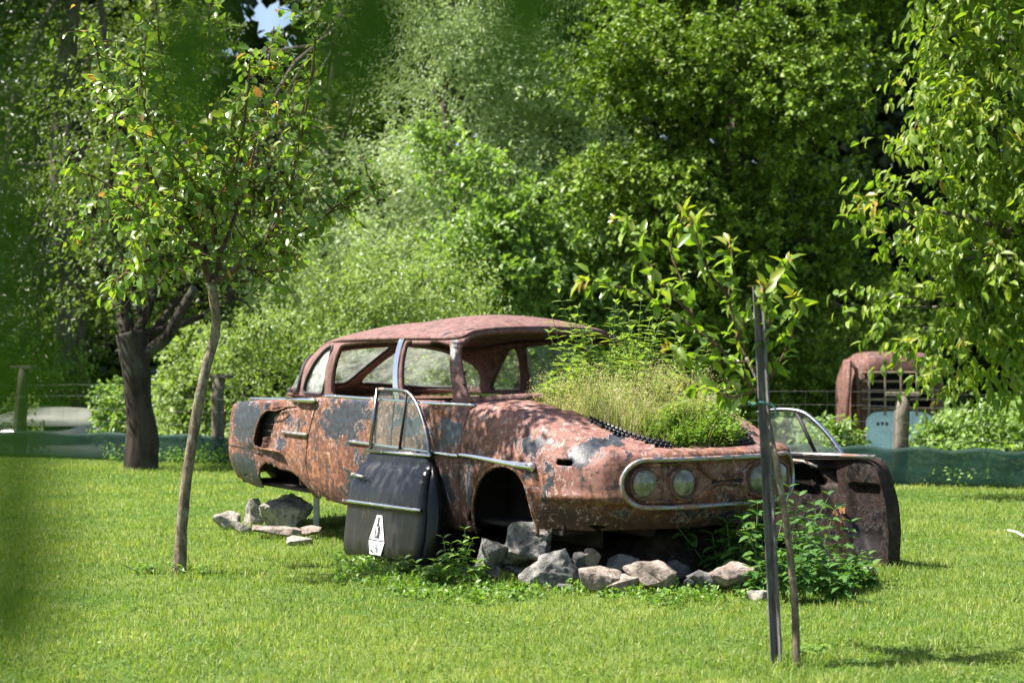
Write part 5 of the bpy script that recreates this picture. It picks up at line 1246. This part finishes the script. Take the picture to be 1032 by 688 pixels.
# creeping weeds along the stones and under the door
def creeping():
    g = np.random.default_rng(70); n = 480; u = g.uniform(395, 800, n); v = 596 + 6 * g.normal(size=n).clip(-1.0, 1.5) + 6 * np.sin(u * .03); u2 = g.uniform(335, 470, 260); v2 = g.uniform(563, 590, 260)
    u = np.r_[u, u2]; v = np.r_[v, v2]; B = np.array([gnd(a, b) for a, b in zip(u, v)]); n = len(u); B[:, 2] = g.uniform(-.01, .02, n)
    V, F, T = sprays(B, np.c_[g.normal(0, .6, n), g.normal(0, .6, n), np.ones(n)], np.where(g.uniform(0, 1, n) < .85, .035, .07), 6, .030, .6, .1, .1, .9, True, .3, .8, g)
    o = build('creeping_weeds', V, F, G_WEED, None, True, {'tint': np.clip(T - .08, 0, 1)}); tag(o, 'low creeping weeds along the foot of the stones and the black door', 'weeds', kind='stuff')
creeping()

# ---- garden growing out of the bonnet
G_SAPW = m_leaf('stalk_leaf', [(0, (.10, .17, .035)), (.5, (.20, .29, .06)), (1, (.32, .36, .10))], .42)
def bonnet_garden():
    g = np.random.default_rng(90)
    def soil_z(x, y): return .80 - .035 * sst(np.asarray(x, float), .55, .88) + .17 * np.exp(-((x - .05) / .42) ** 2) * np.exp(-(y / .5) ** 2) + .045 * sst(-x, -.75, -.2) + .016 * np.sin(x * 23 + y * 9) * np.sin(y * 19)
    nx, ny = 60, 50; X, Yy = np.meshgrid(np.linspace(-.46, .885, nx), np.linspace(-1, 1, ny), indexing='ij')
    wd = np.interp(X, [-.46, .15, .45, .70, .83, .885], [.57, .55, .50, .44, .33, .22]); Yy = Yy * wd; Z = soil_z(X, Yy)
    V = np.stack([X, Yy, Z], -1).reshape(-1, 3); i = np.arange(nx - 1)[:, None]; j = np.arange(ny - 1)[None]
    F = np.stack([i * ny + j, (i + 1) * ny + j, (i + 1) * ny + j + 1, i * ny + j + 1], -1).reshape(-1, 4)
    def world(V): return V @ CM.T + CARO
    n = NT('dry_soil'); o = n.co(); f = n.noise(o, 22, 9, .75); c = n.ramp(f, [(.3, (.05, .036, .024)), (.55, (.13, .10, .07)), (.75, (.27, .23, .17))])
    s = build('soil_mound', world(V), F, n.done(n.pbr(c, .97, 0, n.bump(f, 1, .03), .1)), None, True); tag(s, 'dry soil heaped in the open bonnet of the wreck, planted with weeds', 'soil', kind='stuff')
    # dimpled membrane at the edge of the soil
    mpl = m_plain('black_plastic', (.008, .008, .010), .34, spec=.35, var=.1)
    for side in (-1, 1):
        L = MB()
        e = spline(np.array([(.36, .53), (.50, .50), (.64, .455), (.76, .39), (.83, .31)]) if side < 0 else np.array([(.66, .445), (.80, .35), (.85, .22)]), 8)
        P = np.array([(x, side * w, 0) for x, w in e]); l = np.r_[0, np.cumsum(np.linalg.norm(np.diff(P, axis=0), axis=1))]
        V = []
        for k in range(4):
            for q in range(len(P)): V.append([P[q, 0] - .010 * k, P[q, 1] * (1 - .014 * k), zi(ZS, P[q, 0]) - .012 + .017 * k])
        m = len(P); a = np.arange(3)[:, None]; b_ = np.arange(m - 1)[None]; L.add(world(np.array(V)), np.stack([a * m + b_, a * m + b_ + 1, (a + 1) * m + b_ + 1, (a + 1) * m + b_], -1).reshape(-1, 4))
        for k in range(3):
            for q in np.arange(0, l[-1], .029):
                x = np.interp(q + .01 * (k % 2), l, P[:, 0]); w = np.interp(q + .01 * (k % 2), l, P[:, 1]); c = np.array([x - .010 * k, w * (1 - .014 * k), zi(ZS, x) - .006 + .017 * k]); c = c + [.006, side * .006, .004]
                bm = bmesh.new(); bmesh.ops.create_icosphere(bm, subdivisions=1, radius=.0105); bm.verts.index_update(); L.add(world(np.array([v.co[:] for v in bm.verts]) + c), [[v.index for v in f.verts] for f in bm.faces]); bm.free()
        o = L.make('dimpled_membrane', mpl, None, True); tag(o, 'black dimpled plastic membrane edging the soil on the ' + ('near' if side < 0 else 'far') + ' side of the bonnet', 'membrane')
    # haze of fine dry grass with seed heads
    def grass(name, label, n, xr, yr, h, mat, seed, seeds=True, w=.0022, cat='grass', leanx=0, tb=.5):
        g = np.random.default_rng(seed); x = g.uniform(*xr, n); y = g.uniform(*yr, n); y *= np.interp(x, [-.46, .15, .45, .66, .80], [1, 1, .88, .75, .6])
        b = np.c_[x, y, soil_z(x, y) - .01]; hh = h * g.uniform(.35, 1.1, n) * (.7 + .45 * sinnoise(np.c_[x, y, x * 0], seed + 3, 1.8, 2)); ln = norm(np.c_[g.normal(leanx, .28, n), g.normal(0, .28, n), np.ones(n)])
        S = norm(np.c_[g.normal(size=(n, 2)), np.zeros(n)]) * w * .5
        m = b + ln * (hh * .55)[:, None]; t = m + (ln + np.c_[ln[:, :2] * .8, np.zeros(n)]) * (hh * .45)[:, None]
        V = np.stack([b - S, b + S, m - S * .8, m + S * .8, t - S * .3, t + S * .3], 1).reshape(-1, 3); k = np.arange(n)[:, None] * 6
        T = np.repeat(np.clip(g.normal(tb, .2, n), 0, 1), 6); parts = [(V, [k + np.array([[0, 1, 3, 2]]), k + np.array([[2, 3, 5, 4]])], T)]
        if seeds:
            q = 7; O = np.repeat(t, q, 0) + g.normal(size=(n * q, 3)) * [.014, .014, .028]; V2, F2, kk = leaves(O, norm(g.normal(size=O.shape) + [0, 0, .6]), norm(g.normal(size=O.shape)), .009, .004)
            parts.append((V2, F2, np.repeat(np.clip(g.normal(.75, .2, n * q), 0, 1), kk)))
        V, F, T = joinVF(parts); o = build(name, world(V), F, mat, None, True, {'tint': T}); tag(o, label, cat, kind='stuff')
    grass('dry_grass', 'haze of pale yellow grass with fine seed heads in the bonnet', 3300, (-.42, .56), (-.52, .50), .34, G_DRY, 1, tb=.62)
    grass('green_grass', 'fine green grass blades among the weeds in the bonnet', 2300, (-.40, .74), (-.48, .48), .24, G_LAWN, 2, False, .004, tb=.62)
    grass('green_grass', 'bright green grass tuft at the front of the soil in the bonnet', 420, (.50, .68), (.05, .40), .17, G_LAWN, 3, False, .0035, tb=.6)
    # low leafy cover
    n = 480; x = g.uniform(.02, .80, n); y = g.uniform(-.36, .56, n); b = np.c_[x, y * np.interp(x, [.1, .8], [1, .6]), soil_z(x, y)]; b[:, 2] += g.uniform(0, .15, n) * np.clip(.5 + y, .2, 1)
    V, F, T = sprays(b, np.c_[g.normal(0, .5, n), g.normal(0, .5, n), np.ones(n)], .10, 7, .026, .45, .1, .1, .9, True, .3, .8, g); o = build('leafy_cover', world(V), F, G_WEED, None, True, {'tint': np.clip(T + .15, 0, 1)}); tag(o, 'small leaved green weeds covering the front of the soil in the bonnet', 'weeds', kind='stuff')
    for i in range(46):
        x, y = g.uniform(-.36, .76), g.uniform(-.34, .48); y *= np.interp(x, [.1, .8], [1, .62]); h = g.uniform(.14, .30) * (1.15 - .6 * max(0, x))
        b = world(np.array([[x, y, float(soil_z(np.array(x), np.array(y))) - .01]]))[0]
        leafy_weed('leafy_weed', 'bushy small leaved weed among the low plants in the bonnet', 'weed', b, h, 4, .045, G_WEED if i % 3 else G_SAPW, 500 + i, .4, .36, 'low bushy weeds in the bonnet', 7, droop=.0)
    # tall willowherb stalks
    HG = 'tall leafy stalks growing in the bonnet'
    for i, (x, y, h) in enumerate([(-.30, .02, .50), (-.22, -.18, .42), (-.25, .20, .52), (-.12, .02, .46), (-.10, .25, .55), (-.05, -.20, .36), (.02, .12, .42), (-.36, .30, .40), (-.35, -.30, .30), (.08, .30, .40), (.25, .30, .30), (.15, -.05, .28), (.35, .40, .26), (.45, .20, .22), (.55, .35, .20), (.30, .05, .20), (-.20, .10, .62), (-.28, .35, .60), (-.15, .35, .5), (-.32, -.05, .46), (.12, .44, .36), (.20, .15, .3), (.5, -.05, .17), (.60, .15, .16), (-.02, .4, .44), (-.18, -.34, .34)]):
        b = world(np.array([[x, y, float(soil_z(np.array(x), np.array(y))) - .01]]))[0]
        leafy_weed('willowherb', 'narrow leaved green stalk among the tall weeds growing in the bonnet', 'weed', b, h * (1.32 if h > .34 else 1.05), 3, .095, G_SAPW, 400 + i, .16, .24, HG, 12, droop=-.45)
bonnet_garden()

# ---- branches hanging close to the camera from a tree just outside the picture on the left
def near_tree():
    g = np.random.default_rng(95); base = np.array([-1.05, .75, 0.0])
    root = thing('fruit_tree', 'blurred twigs of a tree right beside the viewer hanging in from the upper left', 'tree', base)
    tp = spline(np.array([base, base + [.02, 0, .7], base + [-.02, .02, 1.3], base + [.03, 0, 1.9]]), 6); V, F = tube(tp - base, np.linspace(.05, .03, len(tp)), 10); build('trunk', V, F, B_YOUNG, root, True)
    L = MB(); q = np.array([(-1.02, .75, 1.5), (-.6, .62, 1.56), (-.22, .52, 1.47), (-.05, .46, 1.45), (.03, .50, 1.44)]); L.tube(spline(q, 6) - base, np.linspace(.012, .003, 25), 6)
    q = np.array([(-1.02, .75, 1.2), (-.7, .60, 1.42), (-.35, .46, 1.37), (-.16, .42, 1.30), (-.145, .41, 1.22)]); L.tube(spline(q, 6) - base, np.linspace(.010, .002, 25), 6)
    build('branches', np.concatenate(L.V), L.F, B_TWIG, root, True)
    P, A, Ls, Wd = [], [], [], []
    def leaf(u, v0, v1, y, w):
        a, b = at(u, y, v=v0), at(u + g.normal(0, 4), y + .01, v=v1); P.append(a); A.append(norm(b - a)); Ls.append(np.linalg.norm(b - a)); Wd.append(w * 1.35 * y / FOC)
    for args in [(190, 10, 190, .40, 40), (172, -20, 150, .41, 30), (210, -30, 120, .40, 26), (520, -80, 110, .38, 40), (552, -60, 80, .39, 32), (496, -90, 60, .38, 34), (348, -70, 140, .34, 44), (396, -60, 130, .35, 40), (328, 0, 190, .34, 34), (372, -90, 70, .34, 40)]: leaf(*args)
    for args in [(8, 430, 590, 0.272, 80), (40, 460, 640, 0.264, 60), (28, 520, 690, 0.264, 70), (36, 340, 480, 0.280, 40), (-4, 300, 460, 0.272, 66), (0, 200, 400, 0.272, 56), (-12, 560, 700, 0.264, 60), (-8, 100, 300, 0.280, 56), (20, 0, 140, 0.288, 40)]: leaf(*args)
    P, A = np.array(P), np.array(A); N = norm(np.c_[g.normal(0, .4, len(P)), -np.ones(len(P)), g.normal(0, .3, len(P))])
    V, F, k = leaves(P, A, N, Ls, Wd, True, .1, .1); T = np.repeat(np.clip(g.normal(.35, .2, len(P)), 0, 1), k); parts = [(V, F, T)]
    O, d = crown_points([(-.75, .62, 2.15, .65, .5, .35), (-1.3, .7, 2.3, .6, .5, .45), (-.3, .6, 2.2, .5, .45, .3)], 1700, g); V, F, T = sprays(O, d, .2, 8, .07, .62, .2, .4, .9, False, g=g); parts.append((V, F, T))  # unseen crown added overhead to keep sun off the hanging leaves
    V, F, T = joinVF(parts); build('crown', V - base, F, G_NEAR, root, True, {'tint': T * .8})
near_tree()
